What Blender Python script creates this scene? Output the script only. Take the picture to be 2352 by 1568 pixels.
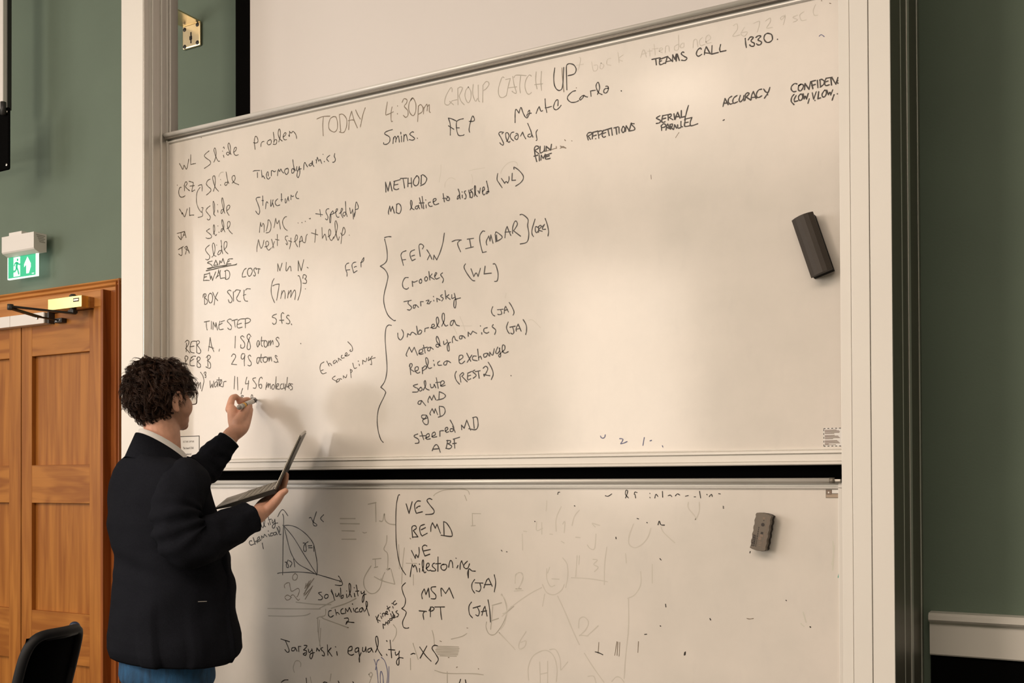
import bpy, bmesh, math, random
from mathutils import Vector, Matrix, noise
random.seed(7)
for o in list(bpy.data.objects): bpy.data.objects.remove(o)
C = bpy.context.scene.collection
PI = math.pi

# ------------------------------------------------------------------ camera
CAM = Vector((0, -2.75, 1.42)); FPX = 2400.0; SHY = 289.327
YAW, PITCH, ROLL = 0.508776, 0.011139, -0.0041076
_f = Vector((-math.sin(YAW)*math.cos(PITCH), math.cos(YAW)*math.cos(PITCH), math.sin(PITCH)))
_r0 = Vector((math.cos(YAW), math.sin(YAW), 0)); _u0 = _r0.cross(_f)
_r = _r0*math.cos(ROLL) + _u0*math.sin(ROLL); _u = -_r0*math.sin(ROLL) + _u0*math.cos(ROLL)
cd = bpy.data.cameras.new('camera'); cam = bpy.data.objects.new('camera', cd); C.objects.link(cam)
cd.sensor_width = 36; cd.lens = FPX*36/2352; cd.shift_y = SHY/2352; cd.clip_start = 0.05
cam.matrix_world = Matrix(((_r.x, _u.x, -_f.x, CAM.x), (_r.y, _u.y, -_f.y, CAM.y), (_r.z, _u.z, -_f.z, CAM.z), (0, 0, 0, 1)))
bpy.context.scene.camera = cam
def ray(px, py):
    return _r*((px-1176)/FPX) + _u*(-(py-784-SHY)/FPX) + _f
def at(px, py, Y):                      # the point of the plane y = Y seen at a pixel of the photo
    d = ray(px, py); return CAM + d*((Y-CAM.y)/d.y)
def dp(px, py, t):                      # the point at distance t along the viewing axis
    return CAM + ray(px, py)*t

# ------------------------------------------------------------------ world, lights, exposure
W = bpy.data.worlds.new('world'); bpy.context.scene.world = W; W.use_nodes = True
W.node_tree.nodes['Background'].inputs[0].default_value = (1.0, .86, .72, 1)
W.node_tree.nodes['Background'].inputs[1].default_value = 0.12
vs = bpy.context.scene.view_settings
vs.view_transform = 'Standard'; vs.look = 'None'; vs.gamma = 1; vs.use_curve_mapping = False; vs.exposure = 0.56
def area(name, loc, target, sx, sy, power, col, spread=PI):
    l = bpy.data.lights.new(name, 'AREA'); l.shape = 'RECTANGLE'; l.size = sx; l.size_y = sy
    l.energy = power; l.color = col; l.spread = spread
    o = bpy.data.objects.new(name, l); C.objects.link(o); o.location = loc
    o.rotation_euler = (Vector(target)-Vector(loc)).to_track_quat('-Z', 'Y').to_euler(); return o
area('window_light_back', (-4.4, -7.72, 2.45), (-2.2, 0, 1.5), 1.6, 2.5, 125, (1.0, .84, .69))
for yc_, p_ in ((-6.3, 66), (-4.5, 62), (-2.7, 26)):
    area('window_light_left', (-7.32, yc_, 2.35), (-2.0, yc_+1.8, 1.3), 1.2, 2.6, p_, (1.0, .91, .84))
area('ceiling_bounce_fill', (-1.6, -4.6, 4.36), (-1.6, -4.4, 0), 5.5, 4.0, 285, (1.0, .81, .66))  # added fill lamp, stands in for light bounced off the ceiling
area('ceiling_lamp', (-2.66, -4.59, 4.30), (-2.66, -4.59, 0), .55, .28, 13, (1.0, .84, .68))


# ------------------------------------------------------------------ materials
def mat(name, col, rough=.5, metal=0, bump=0, bscale=50, var=0, vscale=5, coat=0, spec=.5, emis=None, estr=0, stretch=None):
    m = bpy.data.materials.new(name); m.use_nodes = True; nt = m.node_tree; b = nt.nodes['Principled BSDF']
    b.inputs['Base Color'].default_value = (*col, 1); b.inputs['Roughness'].default_value = rough
    b.inputs['Metallic'].default_value = metal; b.inputs['Coat Weight'].default_value = coat
    b.inputs['Specular IOR Level'].default_value = spec
    tc = nt.nodes.new('ShaderNodeTexCoord'); mp = nt.nodes.new('ShaderNodeMapping'); nt.links.new(tc.outputs['Object'], mp.inputs[0])
    if stretch: mp.inputs['Scale'].default_value = stretch
    if var:
        n = nt.nodes.new('ShaderNodeTexNoise'); n.inputs['Scale'].default_value = vscale; n.inputs['Detail'].default_value = 5
        nt.links.new(mp.outputs[0], n.inputs['Vector'])
        r = nt.nodes.new('ShaderNodeMapRange'); r.inputs['From Min'].default_value = .3; r.inputs['From Max'].default_value = .7
        r.inputs['To Min'].default_value = 1-var; r.inputs['To Max'].default_value = 1+var
        nt.links.new(n.outputs[0], r.inputs['Value'])
        mx = nt.nodes.new('ShaderNodeVectorMath'); mx.operation = 'SCALE'; mx.inputs[0].default_value = col
        nt.links.new(r.outputs[0], mx.inputs['Scale']); nt.links.new(mx.outputs[0], b.inputs['Base Color'])
    if bump:
        n2 = nt.nodes.new('ShaderNodeTexNoise'); n2.inputs['Scale'].default_value = bscale; n2.inputs['Detail'].default_value = 4
        nt.links.new(mp.outputs[0], n2.inputs['Vector'])
        bp = nt.nodes.new('ShaderNodeBump'); bp.inputs['Strength'].default_value = bump; bp.inputs['Distance'].default_value = .003
        nt.links.new(n2.outputs[0], bp.inputs['Height']); nt.links.new(bp.outputs[0], b.inputs['Normal'])
    if emis: b.inputs['Emission Color'].default_value = (*emis, 1); b.inputs['Emission Strength'].default_value = estr
    return m
def wood(name, c1, c2, along='z', rough=.48, wave=0.0):
    m = bpy.data.materials.new(name); m.use_nodes = True; nt = m.node_tree; b = nt.nodes['Principled BSDF']
    tc = nt.nodes.new('ShaderNodeTexCoord'); mp = nt.nodes.new('ShaderNodeMapping'); nt.links.new(tc.outputs['Object'], mp.inputs[0])
    mp.inputs['Scale'].default_value = (14, 14, .9) if along == 'z' else (.9, 14, 14)
    n = nt.nodes.new('ShaderNodeTexNoise'); n.inputs['Scale'].default_value = 2.2; n.inputs['Detail'].default_value = 8; n.inputs['Distortion'].default_value = .6
    nt.links.new(mp.outputs[0], n.inputs['Vector'])
    m2 = nt.nodes.new('ShaderNodeMapping'); nt.links.new(tc.outputs['Object'], m2.inputs[0])
    m2.inputs['Scale'].default_value = (5, 5, .9) if along == 'z' else (1.6, 5, 7)
    w = nt.nodes.new('ShaderNodeTexNoise'); w.inputs['Scale'].default_value = 1.1; w.inputs['Detail'].default_value = 1.5; w.inputs['Distortion'].default_value = 1.2
    nt.links.new(m2.outputs[0], w.inputs['Vector'])
    mu = nt.nodes.new('ShaderNodeMath'); mu.operation = 'MULTIPLY'; mu.inputs[1].default_value = 22; nt.links.new(w.outputs[0], mu.inputs[0])
    si = nt.nodes.new('ShaderNodeMath'); si.operation = 'SINE'; nt.links.new(mu.outputs[0], si.inputs[0])
    ma = nt.nodes.new('ShaderNodeMath'); ma.operation = 'MULTIPLY_ADD'; ma.inputs[1].default_value = wave; nt.links.new(si.outputs[0], ma.inputs[0]); nt.links.new(n.outputs[0], ma.inputs[2])
    cr = nt.nodes.new('ShaderNodeValToRGB'); cr.color_ramp.elements[0].position = .34; cr.color_ramp.elements[0].color = (*c1, 1)
    cr.color_ramp.elements[1].position = .66; cr.color_ramp.elements[1].color = (*c2, 1)
    nt.links.new(ma.outputs[0], cr.inputs[0]); nt.links.new(cr.outputs[0], b.inputs['Base Color'])
    b.inputs['Roughness'].default_value = rough; b.inputs['Coat Weight'].default_value = .06; b.inputs['Coat Roughness'].default_value = .3; b.inputs['Specular IOR Level'].default_value = .25
    bp = nt.nodes.new('ShaderNodeBump'); bp.inputs['Strength'].default_value = .12; bp.inputs['Distance'].default_value = .002
    nt.links.new(ma.outputs[0], bp.inputs['Height']); nt.links.new(bp.outputs[0], b.inputs['Normal'])
    return m
M = {}
M['white_paint'] = mat('white_paint', (.80, .77, .72), .45, var=.02, vscale=2, bump=.05, bscale=30)
M['ceiling_paint'] = mat('ceiling_paint', (.82, .79, .74), .9, bump=.05)
M['green'] = mat('green_wall_paint', (.138, .186, .142), .75, var=.05, vscale=3, bump=.12, bscale=160)
M['carpet'] = mat('carpet', (.10, .09, .08), .95, var=.25, vscale=120, bump=.5, bscale=300)
M['board'] = None
M['alu'] = mat('brushed_aluminium', (.56, .53, .49), .38, .85, var=.04, vscale=8, stretch=(20, 20, .5))
M['alu_light'] = mat('satin_anodised_trim', (.76, .74, .70), .38, .22, var=.02, vscale=8)
M['alu_dark'] = mat('dark_shaded_alu', (.20, .18, .15), .42, .3, var=.05, vscale=8, stretch=(20, 20, .5))  # also carries the shade of the right column's side
M['edge_white'] = mat('ivory_trim', (.76, .73, .68), .4)
M['rubber'] = mat('black_rubber', (.012, .011, .01), .8)
M['black'] = mat('matt_black', (.0025, .0024, .0024), .9, bump=.05, spec=.04)
M['screen'] = mat('projection_fabric', (.78, .74, .72), .9, bump=.03, bscale=400)
M['wood_v'] = wood('oak_vertical', (.29, .098, .015), (.44, .175, .032), 'z', wave=.02)
M['wood_h'] = wood('oak_horizontal', (.29, .098, .015), (.44, .175, .032), 'x', wave=.12)
M['wood_red'] = wood('shaded_frame_wood', (.20, .052, .010), (.34, .105, .022), 'z', wave=.02)  # shade and warm bounce on the frame sides, put into the colour
M['wood_redh'] = wood('frame_wood_head', (.40, .155, .034), (.56, .25, .07), 'x', wave=.04)  # lighter copy of the frame wood
M['brass'] = mat('polished_brass', (.80, .66, .24), .24, 1.0, var=.05, vscale=20)
M['plate_brass'] = mat('satin_brass', (.86, .72, .48), .33, 1.0, var=.06, vscale=30)
M['steel'] = mat('steel', (.62, .6, .57), .28, 1.0)
M['white_plastic'] = mat('white_plastic', (.80, .77, .74), .45)
M['grey_plastic'] = mat('grey_plastic', (.34, .31, .28), .45)
M['dark_plastic'] = mat('dark_plastic', (.03, .028, .027), .5)
M['sign_green'] = mat('sign_green', (.01, .34, .17), .4, emis=(.02, .55, .27), estr=.38)
M['sign_white'] = mat('sign_white', (.9, .95, .9), .4, emis=(.85, 1, .9), estr=.75)
M['tube_light'] = mat('sign_lamp', (1, 1, .9), .4, emis=(.95, 1, .85), estr=2.5)
M['skin'] = mat('skin', (.62, .335, .235), .5, var=.10, vscale=40, bump=.08, bscale=300)
M['skin'].node_tree.nodes['Principled BSDF'].inputs['Subsurface Weight'].default_value = .12
M['skin'].node_tree.nodes['Principled BSDF'].inputs['Subsurface Radius'].default_value = (.02, .008, .004)
M['lip'] = mat('lip', (.42, .17, .13), .45)
M['eye_white'] = mat('eye_white', (.8, .78, .74), .2)
M['iris'] = mat('iris', (.08, .05, .02), .2)
M['hair'] = mat('brown_hair', (.034, .0135, .0060), .5, var=.5, vscale=40, spec=.35)
M['hair_core'] = mat('dark_hair_core', (.012, .006, .004), .8, bump=.8, bscale=90)
M['jacket'] = mat('charcoal_wool', (.0108, .0118, .0162), .92, var=.22, vscale=420, bump=.35, bscale=600, spec=.04)
M['shirt'] = mat('white_cotton', (.80, .78, .76), .8, bump=.1, bscale=500)
M['denim'] = mat('blue_denim', (.008, .060, .145), .85, var=.4, vscale=60, bump=.4, bscale=500, stretch=(1, 1, .3))
M['stitch'] = mat('jeans_stitching', (.55, .55, .5), .8)
M['shoe'] = mat('brown_leather', (.06, .03, .015), .4)
M['tortoise'] = mat('brown_spectacle_frame', (.075, .022, .012), .25, coat=.5)
M['lens'] = mat('spectacle_lens', (1, 1, 1), .02); _b = M['lens'].node_tree.nodes['Principled BSDF']; _b.inputs['Transmission Weight'].default_value = 1; _b.inputs['IOR'].default_value = 1.02
M['chair_frame'] = mat('black_chair_plastic', (.007, .007, .008), .6, bump=.05, bscale=300, spec=.25)
M['chair_mesh'] = mat('black_chair_mesh', (.004, .004, .0045), .9, bump=.5, bscale=700, spec=.06)
M['felt'] = mat('black_felt', (.006, .005, .005), .95, bump=.6, bscale=400)
M['eraser_top'] = mat('charcoal_foam_top', (.040, .031, .024), .62, var=.06, vscale=30, bump=.15, bscale=500)
M['eraser_grey'] = mat('grey_eraser_plastic', (.155, .128, .10), .55, var=.05, vscale=30)
M['eraser_side'] = mat('dark_eraser_foam', (.030, .024, .020), .8, bump=.4, bscale=400)
M['print_dark'] = mat('printed_ink', (.035, .026, .022), .6)
M['print_mid'] = mat('printed_small_text', (.22, .16, .12), .6)
M['paper'] = mat('sticker_paper', (.78, .76, .73), .5)
M['sticker_green'] = mat('sticker_green', (.02, .30, .11), .5)
M['marker_silver'] = mat('marker_barrel', (.58, .56, .53), .35)
M['marker_yellow'] = mat('marker_yellow_band', (.75, .38, .02), .4)
M['laptop_top'] = mat('laptop_aluminium', (.36, .33, .29), .35, .8)
M['laptop_dark'] = mat('laptop_dark_base', (.05, .045, .042), .4, .4)
M['key'] = mat('laptop_keys', (.24, .22, .18), .45)
M['screen_off'] = mat('laptop_display', (.02, .02, .022), .15)
INK = {'k': (.016, .009, .005), 'b': (.060, .042, .022), 'n': (.050, .038, .014), 'm': (.21, .165, .115), 'f': (.43, .395, .335), 'g': (.59, .55, .485), 'u': (.12, .13, .25), 'w': (.62, .60, .52), 't': (.10, .36, .30)}
for k, c in INK.items(): M['ink_'+k] = mat('marker_ink_'+{'k': 'black', 'b': 'thin_black', 'n': 'olive_black', 'm': 'half_wiped', 'f': 'faint', 'g': 'ghost', 'u': 'blue', 'w': 'smear', 't': 'green'}[k], c, .45)
# whiteboard enamel: faint wiped ink as slow colour drift, glossy
def board_mat():
    m = mat('whiteboard_enamel', (.8, .75, .69), .16, spec=.30); nt = m.node_tree; b = nt.nodes['Principled BSDF']
    tc = [n for n in nt.nodes if n.type == 'TEX_COORD'][0]
    n = nt.nodes.new('ShaderNodeTexNoise'); n.inputs['Scale'].default_value = 2.6; n.inputs['Detail'].default_value = 6; n.inputs['Roughness'].default_value = .6
    nt.links.new(tc.outputs['Object'], n.inputs['Vector'])
    cr = nt.nodes.new('ShaderNodeValToRGB'); cr.color_ramp.elements[0].position = .3; cr.color_ramp.elements[0].color = (.66, .625, .575, 1)
    cr.color_ramp.elements[1].position = .62; cr.color_ramp.elements[1].color = (.75, .70, .645, 1)
    nt.links.new(n.outputs[0], cr.inputs[0])
    mp = nt.nodes.new('ShaderNodeMapping'); mp.inputs['Scale'].default_value = (1, 1, .35); mp.inputs['Rotation'].default_value = (0, .6, 0); nt.links.new(tc.outputs['Object'], mp.inputs[0])
    n2 = nt.nodes.new('ShaderNodeTexNoise'); n2.inputs['Scale'].default_value = 24; n2.inputs['Detail'].default_value = 3; nt.links.new(mp.outputs[0], n2.inputs['Vector'])
    r = nt.nodes.new('ShaderNodeMapRange'); r.inputs['From Min'].default_value = .58; r.inputs['From Max'].default_value = .78; r.inputs['To Max'].default_value = .07
    nt.links.new(n2.outputs[0], r.inputs['Value'])
    mx = nt.nodes.new('ShaderNodeMix'); mx.data_type = 'RGBA'; nt.links.new(r.outputs[0], mx.inputs['Factor']); nt.links.new(cr.outputs[0], mx.inputs[6]); mx.inputs[7].default_value = (.42, .42, .42, 1)
    nt.links.new(mx.outputs[2], b.inputs['Base Color'])
    r2 = nt.nodes.new('ShaderNodeMapRange'); r2.inputs['To Min'].default_value = .12; r2.inputs['To Max'].default_value = .20
    nt.links.new(n.outputs[0], r2.inputs['Value']); nt.links.new(r2.outputs[0], b.inputs['Roughness'])
    return m
M['board'] = board_mat()

# ------------------------------------------------------------------ mesh helpers
class MB:
    def __init__(s): s.bm = bmesh.new()
    def box(s, x0, x1, y0, y1, z0, z1, bev=0, mtx=None):
        t = bmesh.new(); bmesh.ops.create_cube(t, size=1)
        for v in t.verts: v.co = Vector(((x0+x1)/2+v.co.x*(x1-x0), (y0+y1)/2+v.co.y*(y1-y0), (z0+z1)/2+v.co.z*(z1-z0)))
        if bev: bmesh.ops.bevel(t, geom=t.edges[:], offset=bev, segments=2, profile=.5, affect='EDGES')
        s._add(t, mtx); return s
    def _add(s, t, mtx=None):
        if mtx is not None: bmesh.ops.transform(t, matrix=mtx, verts=t.verts)
        me = bpy.data.meshes.new('tmp'); t.to_mesh(me); t.free(); s.bm.from_mesh(me); bpy.data.meshes.remove(me)
    def quad(s, a, b, c, d):
        vs_ = [s.bm.verts.new(p) for p in (a, b, c, d)]; s.bm.faces.new(vs_); return s
    def loft(s, rings, closed=True, cap=True):
        vr = [[s.bm.verts.new(p) for p in r] for r in rings]; n = len(vr[0])
        for i in range(len(vr)-1):
            for j in range(n if closed else n-1):
                k = (j+1) % n; s.bm.faces.new((vr[i][j], vr[i][k], vr[i+1][k], vr[i+1][j]))
        if cap:
            for r, rev in ((vr[0], True), (vr[-1], False)):
                s.bm.faces.new(r[::-1] if rev else r)
        return s
    def tube(s, pts, rad, n=10, cap=True, flat=None):
        pts = [Vector(p) for p in pts]; R = rad if isinstance(rad, (list, tuple)) else [rad]*len(pts); rings = []
        up = Vector((0, 0, 1)); prev = None
        for i, p in enumerate(pts):
            d = (pts[min(i+1, len(pts)-1)]-pts[max(i-1, 0)]).normalized()
            if prev is None:
                a = d.cross(up); a = a if a.length > .1 else d.cross(Vector((1, 0, 0)))
            else: a = prev - d*prev.dot(d)
            a.normalize(); prev = a; b = d.cross(a)
            rings.append([p + (a*math.cos(2*PI*k/n) + b*math.sin(2*PI*k/n)*(flat or 1))*R[i] for k in range(n)])
        return s.loft(rings, cap=cap)
    def ell(s, c, r, mtx=None, seg=20, ring=14):
        t = bmesh.new(); bmesh.ops.create_uvsphere(t, u_segments=seg, v_segments=ring, radius=1)
        for v in t.verts: v.co = Vector((v.co.x*r[0], v.co.y*r[1], v.co.z*r[2]))
        if mtx is not None: bmesh.ops.transform(t, matrix=mtx, verts=t.verts)
        bmesh.ops.translate(t, verts=t.verts, vec=Vector(c)); s._add(t); return s
    def build(s, name, m, parent=None, smooth=False, kind=None, label=None):
        bmesh.ops.recalc_face_normals(s.bm, faces=s.bm.faces[:])
        me = bpy.data.meshes.new(name); s.bm.to_mesh(me); s.bm.free()
        me.materials.append(m)
        if smooth:
            for p in me.polygons: p.use_smooth = True
        o = bpy.data.objects.new(name, me); C.objects.link(o)
        if parent is not None: o.parent = parent; o.matrix_parent_inverse = Matrix.Translation(-world_loc(parent))
        if kind: o['kind'] = kind
        if label: o['label'] = label
        return o
def world_loc(o):
    return Vector(o.location) if o.type == 'EMPTY' else Vector((0, 0, 0))
def thing(name, label, cat, loc=(0, 0, 0), group=None):
    o = bpy.data.objects.new(name, None); C.objects.link(o); o.location = loc; o['label'] = label; o['category'] = cat
    if group: o['group'] = group
    return o
def tag(o, label, cat, group=None):
    o['label'] = label; o['category'] = cat
    if group: o['group'] = group
    return o
def mesh_from_eval(o):
    dg = bpy.context.evaluated_depsgraph_get(); me = bpy.data.meshes.new_from_object(o.evaluated_get(dg)); old = o.data; o.modifiers.clear(); o.data = me; return o
def fuse(o, voxel, smooth_it=6, fac=.5):
    r = o.modifiers.new('r', 'REMESH'); r.mode = 'VOXEL'; r.voxel_size = voxel; r.use_smooth_shade = True
    sm = o.modifiers.new('s', 'SMOOTH'); sm.factor = fac; sm.iterations = smooth_it
    bpy.context.view_layer.update(); mesh_from_eval(o)
    for p in o.data.polygons: p.use_smooth = True
    return o
def catmull(P, sub=4):
    if len(P) < 3: return P
    out = []
    for i in range(len(P)-1):
        p0 = P[max(i-1, 0)]; p1 = P[i]; p2 = P[i+1]; p3 = P[min(i+2, len(P)-1)]
        for k in range(sub):
            t = k/sub
            out.append(tuple(.5*((2*b)+(c-a)*t+(2*a-5*b+4*c-d)*t*t+(3*b-a-3*c+d)*t**3) for a, b, c, d in zip(p0, p1, p2, p3)))
    out.append(P[-1]); return out
def text(name, body, size, loc, m, parent, rot=(PI/2, 0, 0), align='LEFT', sx=1.0, ext=.0002):
    cu = bpy.data.curves.new(name, 'FONT'); cu.body = body; cu.size = size; cu.extrude = ext; cu.align_x = align
    o = bpy.data.objects.new(name, cu); C.objects.link(o); bpy.context.view_layer.update()
    dg = bpy.context.evaluated_depsgraph_get(); me = bpy.data.meshes.new_from_object(o.evaluated_get(dg)); bpy.data.objects.remove(o)
    mt = Matrix.Translation(loc) @ (rot if isinstance(rot, Matrix) else Matrix.Rotation(rot[2], 4, 'Z') @ Matrix.Rotation(rot[1], 4, 'Y') @ Matrix.Rotation(rot[0], 4, 'X')) @ Matrix.Diagonal((sx, 1, 1, 1))
    me.transform(mt); me.materials.clear(); me.materials.append(m)
    o = bpy.data.objects.new(name, me); C.objects.link(o)
    if parent is not None: o.parent = parent; o.matrix_parent_inverse = Matrix.Translation(-world_loc(parent))
    return o

WY = 0.35                     # green wall plane behind the boards
# ------------------------------------------------------------------ the room
def S(o): o['kind'] = 'structure'; return o
X0, X1, Y0, H = -7.2, 3.6, -7.6, 4.4
S(MB().box(X0-.2, X1+.2, Y0-.2, WY+.3, -.1, 0).build('floor', M['carpet']))
S(MB().box(X0-.2, X1+.2, Y0-.2, WY+.3, H, H+.1).build('ceiling', M['ceiling_paint']))
DX0, DX1 = -5.02, 0.0         # set below
pj = at(215, 900, .293)       # right edge of the door leaf
DR = pj.x; DC = at(48.5, 900, .31).x; DL = 2*DC-DR; DH = at(215, 706, .30).z
wf = MB(); wf.box(X0, DL-.0, WY, WY+.15, 0, H); wf.box(DR, X1, WY, WY+.15, 0, H); wf.box(DL, DR, WY, WY+.15, DH, H)
S(wf.build('wall_front', M['green']))
wr = MB(); wr.box(X1, X1+.15, Y0, WY+.15, 0, H); S(wr.build('wall_right', M['green']))
wl = MB()
WL = [(-6.9, -5.7), (-5.1, -3.9), (-3.3, -2.1)]         # three tall windows in the left wall
ys = [Y0]+[v for w in WL for v in w]+[WY+.15]
for i in range(0, len(ys), 2): wl.box(X0-.15, X0, ys[i], ys[i+1], 0, H)
for a, b in WL: wl.box(X0-.15, X0, a, b, 0, 1.0); wl.box(X0-.15, X0, a, b, 3.7, H)
S(wl.build('wall_left', M['green']))
WB = [(-5.2, -3.6)]
wb = MB(); wb.box(X0, WB[0][0], Y0-.15, Y0, 0, H); wb.box(WB[0][1], X1, Y0-.15, Y0, 0, H)
wb.box(*WB[0], Y0-.15, Y0, 0, 1.2); wb.box(*WB[0], Y0-.15, Y0, 3.7, H)
S(wb.build('wall_back', M['green']))
def window(i, axis, a, b, z0, z1, c):
    f = MB()
    def bx(p0, p1, q0, q1, d=.06):
        if axis == 'x': f.box(c-d-.02, c-.02, p0, p1, q0, q1, .004)
        else: f.box(p0, p1, c-d-.02, c-.02, q0, q1, .004)
    bx(a, a+.06, z0, z1); bx(b-.06, b, z0, z1); bx(a, b, z0, z0+.06); bx(a, b, z1-.06, z1)
    bx((a+b)/2-.02, (a+b)/2+.02, z0, z1, .04); bx(a, b, z0+(z1-z0)*.62-.03, z0+(z1-z0)*.62+.03, .05)
    S(f.build('window_%d' % i, M['white_paint']))
for i, (a, b) in enumerate(WL): window(i+1, 'x', a, b, 1.0, 3.7, X0)
window(4, 'y', *WB[0], 1.2, 3.7, Y0)
# dado rail and a black sheet below it, to the right of the board
z1 = at(2130, 1406.5, WY-.05).z; z0 = at(2130, 1503, WY-.03).z
d = MB(); prof = [(0, z1), (-.050, z1), (-.058, z1-.006), (-.058, z1-.018), (-.050, z1-.024), (-.036, z1-.026), (-.034, z1-.032), (-.032, z0+.004), (-.028, z0), (0, z0)]
rings = [[Vector((x, WY+p[0], p[1])) for p in prof] for x in (-.40, X1)]
d.loft(rings); S(d.build('trim_1', M['white_paint']))
S(MB().box(-.40, X1, WY-.016, WY, 0, z0).build('trim_2', M['black']))
# ------------------------------------------------------------------ double door with its frame
LY = WY-.04                    # face of the leaves
JY = WY-.057                   # face of the jambs
JX0, JX1 = at(215, 900, JY).x, at(238, 900, JY).x
zt = at(236, 664, JY).z; zo = at(277, 639, WY-.03).z; AX = at(278, 900, WY-.03).x; BX = at(265, 900, WY-.03).x
door = thing('door_1', 'varnished oak double door with recessed panels beside the white column', 'door', ((DL+DR)/2, WY, 0)); door['kind'] = 'structure'; del door['label'], door['category']
fr = MB()
fr.box(JX0, JX1-.012, JY, WY+.1, 0, DH)                                   # right jamb
fr.build('jamb', M['wood_v'], door)
MB().box(JX1-.016, JX1, JY-.004, WY+.1, 0, zt, .003).build('jamb_bead', M['wood_red'], door)
jl = DL-(JX1-DR)
MB().box(jl, DL, JY, WY+.1, 0, DH).build('jamb', M['wood_v'], door)
MB().box(jl, JX1-.016, JY, WY+.1, DH, zt, .003).build('door_head', M['wood_redh'], door)
a = MB(); a.box(JX1, BX, WY-.02, WY, 0, zo-.02); a.build('architrave', M['wood_red'], door)
al = MB(); w = AX-BX; al.loft([[Vector((BX+w*u, WY-.02-v, z)) for u, v in ((0, 0), (.08, .012), (.3, .016), (.42, .006), (.6, .008), (.75, .018), (.92, .018), (1, .008), (1, -.02), (0, -.02))] for z in (0, zo)])
al.build('architrave_moulding', M['wood_red'], door)
hd = MB(); hh = zo-zt
hd.loft([[Vector((x, WY-.02-v, zt+hh*u)) for u, v in ((0, 0), (.3, .002), (.45, .012), (.7, .008), (.85, .018), (1, .014), (1, -.02), (0, -.02))] for x in (jl-(AX-JX1), AX)])
hd.build('architrave_head', M['wood_redh'], door)
a = MB(); a.box(jl-(AX-JX1), jl, WY-.03, WY, 0, zo-.01); a.build('architrave', M['wood_red'], door)
# leaf rails measured on the right leaf
SLx = at(73, 900, LY).x; SRx = at(205.5, 900, LY).x
zr = [at(205, y, LY).z for y in (806, 1066, 1156, 1412, 1531)]
def leaf(x0, x1, sx0, sx1):
    P = [(x0, sx0, 'v'), (sx1, x1, 'v')]
    body = MB(); body.box(x0, x1, LY+.028, LY+.055, .01, DH-.003); base = body.build('door_leaf', M['wood_v'], door)
    for a_, b_, _ in P: MB().box(a_, b_, LY, LY+.03, .01, DH-.003, .0015).build('stile', M['wood_v'], base)
    for za, zb in ((zr[0], DH-.003), (zr[2], zr[1]), (zr[4], zr[3]), (.01, .22)):
        MB().box(sx0, sx1, LY+.0005, LY+.03, za, zb, .0015).build('rail', M['wood_h'], base)
    for za, zb in ((zr[1], zr[0]), (zr[3], zr[2]), (.22, zr[4])):
        MB().box(sx0-.002, sx1+.002, LY+.021, LY+.029, za-.002, zb+.002).build('door_panel', M['wood_v'], base)
g = .003
leaf(DC+g, DR-.002, SLx, SRx)
SW = at(21, 900, LY).x
leaf(DL+.002, DC-g, 2*DC-SRx, SW)
# white door-holder bar on the leaves
bz1 = at(100, 716, LY-.04).z; bz0 = at(100, 742, LY-.04).z; bxr = at(100, 730, LY-.04).x
tb = thing('door_hold_bar', 'white box bar across the top of the oak doors', 'door fitting', (bxr-.3, LY, bz0))
MB().box(bxr-.78, bxr-.235, LY-.04, LY, bz0, bz1, .002).build('housing', M['white_plastic'], tb)
MB().box(bxr-.233, bxr, LY-.04, LY, bz0, bz1, .002).build('housing', M['white_plastic'], tb)
MB().box(bxr, bxr+.004, LY-.038, LY, bz0+.002, bz1-.002, .001).build('end_cap', M['grey_plastic'], tb)
MB().box(bxr+.012, bxr+.022, LY-.03, LY, bz0, bz1).build('bracket', M['dark_plastic'], tb)
# brass door closer
cy = JY-.062; cb = JY-.026
ctl = at(110, 687, cy); cbr = at(187, 704, cy); ctr = at(187, 677, cy)
dc = thing('door_closer', 'polished brass door closer with black folding arms above the oak door', 'door closer', (cbr.x, JY, cbr.z))
MB().box(ctl.x, cbr.x, cy, cb, cbr.z, ctr.z, .0015).build('brass_cover', M['brass'], dc)
MB().box(ctl.x+.01, cbr.x+.004, cb, JY, cbr.z+.002, ctr.z-.002).build('mounting_block', M['wood_redh'], dc)
MB().box(cbr.x-.052, cbr.x-.016, cy-.001, cy, (cbr.z+ctr.z)/2-.001, (cbr.z+ctr.z)/2+.015).build('name_plate', M['dark_plastic'], dc)
MB().box(cbr.x-.049, cbr.x-.019, cy-.0014, cy-.001, (cbr.z+ctr.z)/2+.004, (cbr.z+ctr.z)/2+.010).build('name_plate_strip', M['plate_brass'], dc)
mx_ = at(167, 700, (cy+cb)/2).x
cap = MB(); cap.tube([(mx_, cy+.02, ctr.z-.001), (mx_, cy+.02, ctr.z+.006), (mx_, cy+.02, ctr.z+.013)], [.018, .016, .009], 16); cap.build('spindle_cap', M['dark_plastic'], dc, True)
s2 = MB(); s2.tube([(mx_, cy+.02, cbr.z+.001), (mx_, cy+.02, cbr.z-.022)], .014, 14); s2.box(mx_-.018, mx_+.018, cy+.006, cy+.03, cbr.z-.02, cbr.z-.006, .002); s2.build('spindle', M['dark_plastic'], dc)
A0 = Vector((mx_+.004, cy+.02, cbr.z-.020)); A1 = at(24, 713, -.0); A1.z = A0.z
A2 = at(132, 734, LY-.02); A2.z = A0.z-.012
def arm(a_, b_, w_, h_):
    d_ = (b_-a_).normalized(); s_ = d_.cross(Vector((0, 0, 1))).normalized(); m_ = MB(); rings = []
    for p in (a_-d_*.008, b_+d_*.008): rings.append([p+s_*w_+Vector((0, 0, h_)), p-s_*w_+Vector((0, 0, h_)), p-s_*w_-Vector((0, 0, h_)), p+s_*w_-Vector((0, 0, h_))])
    m_.loft(rings); return m_
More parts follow.
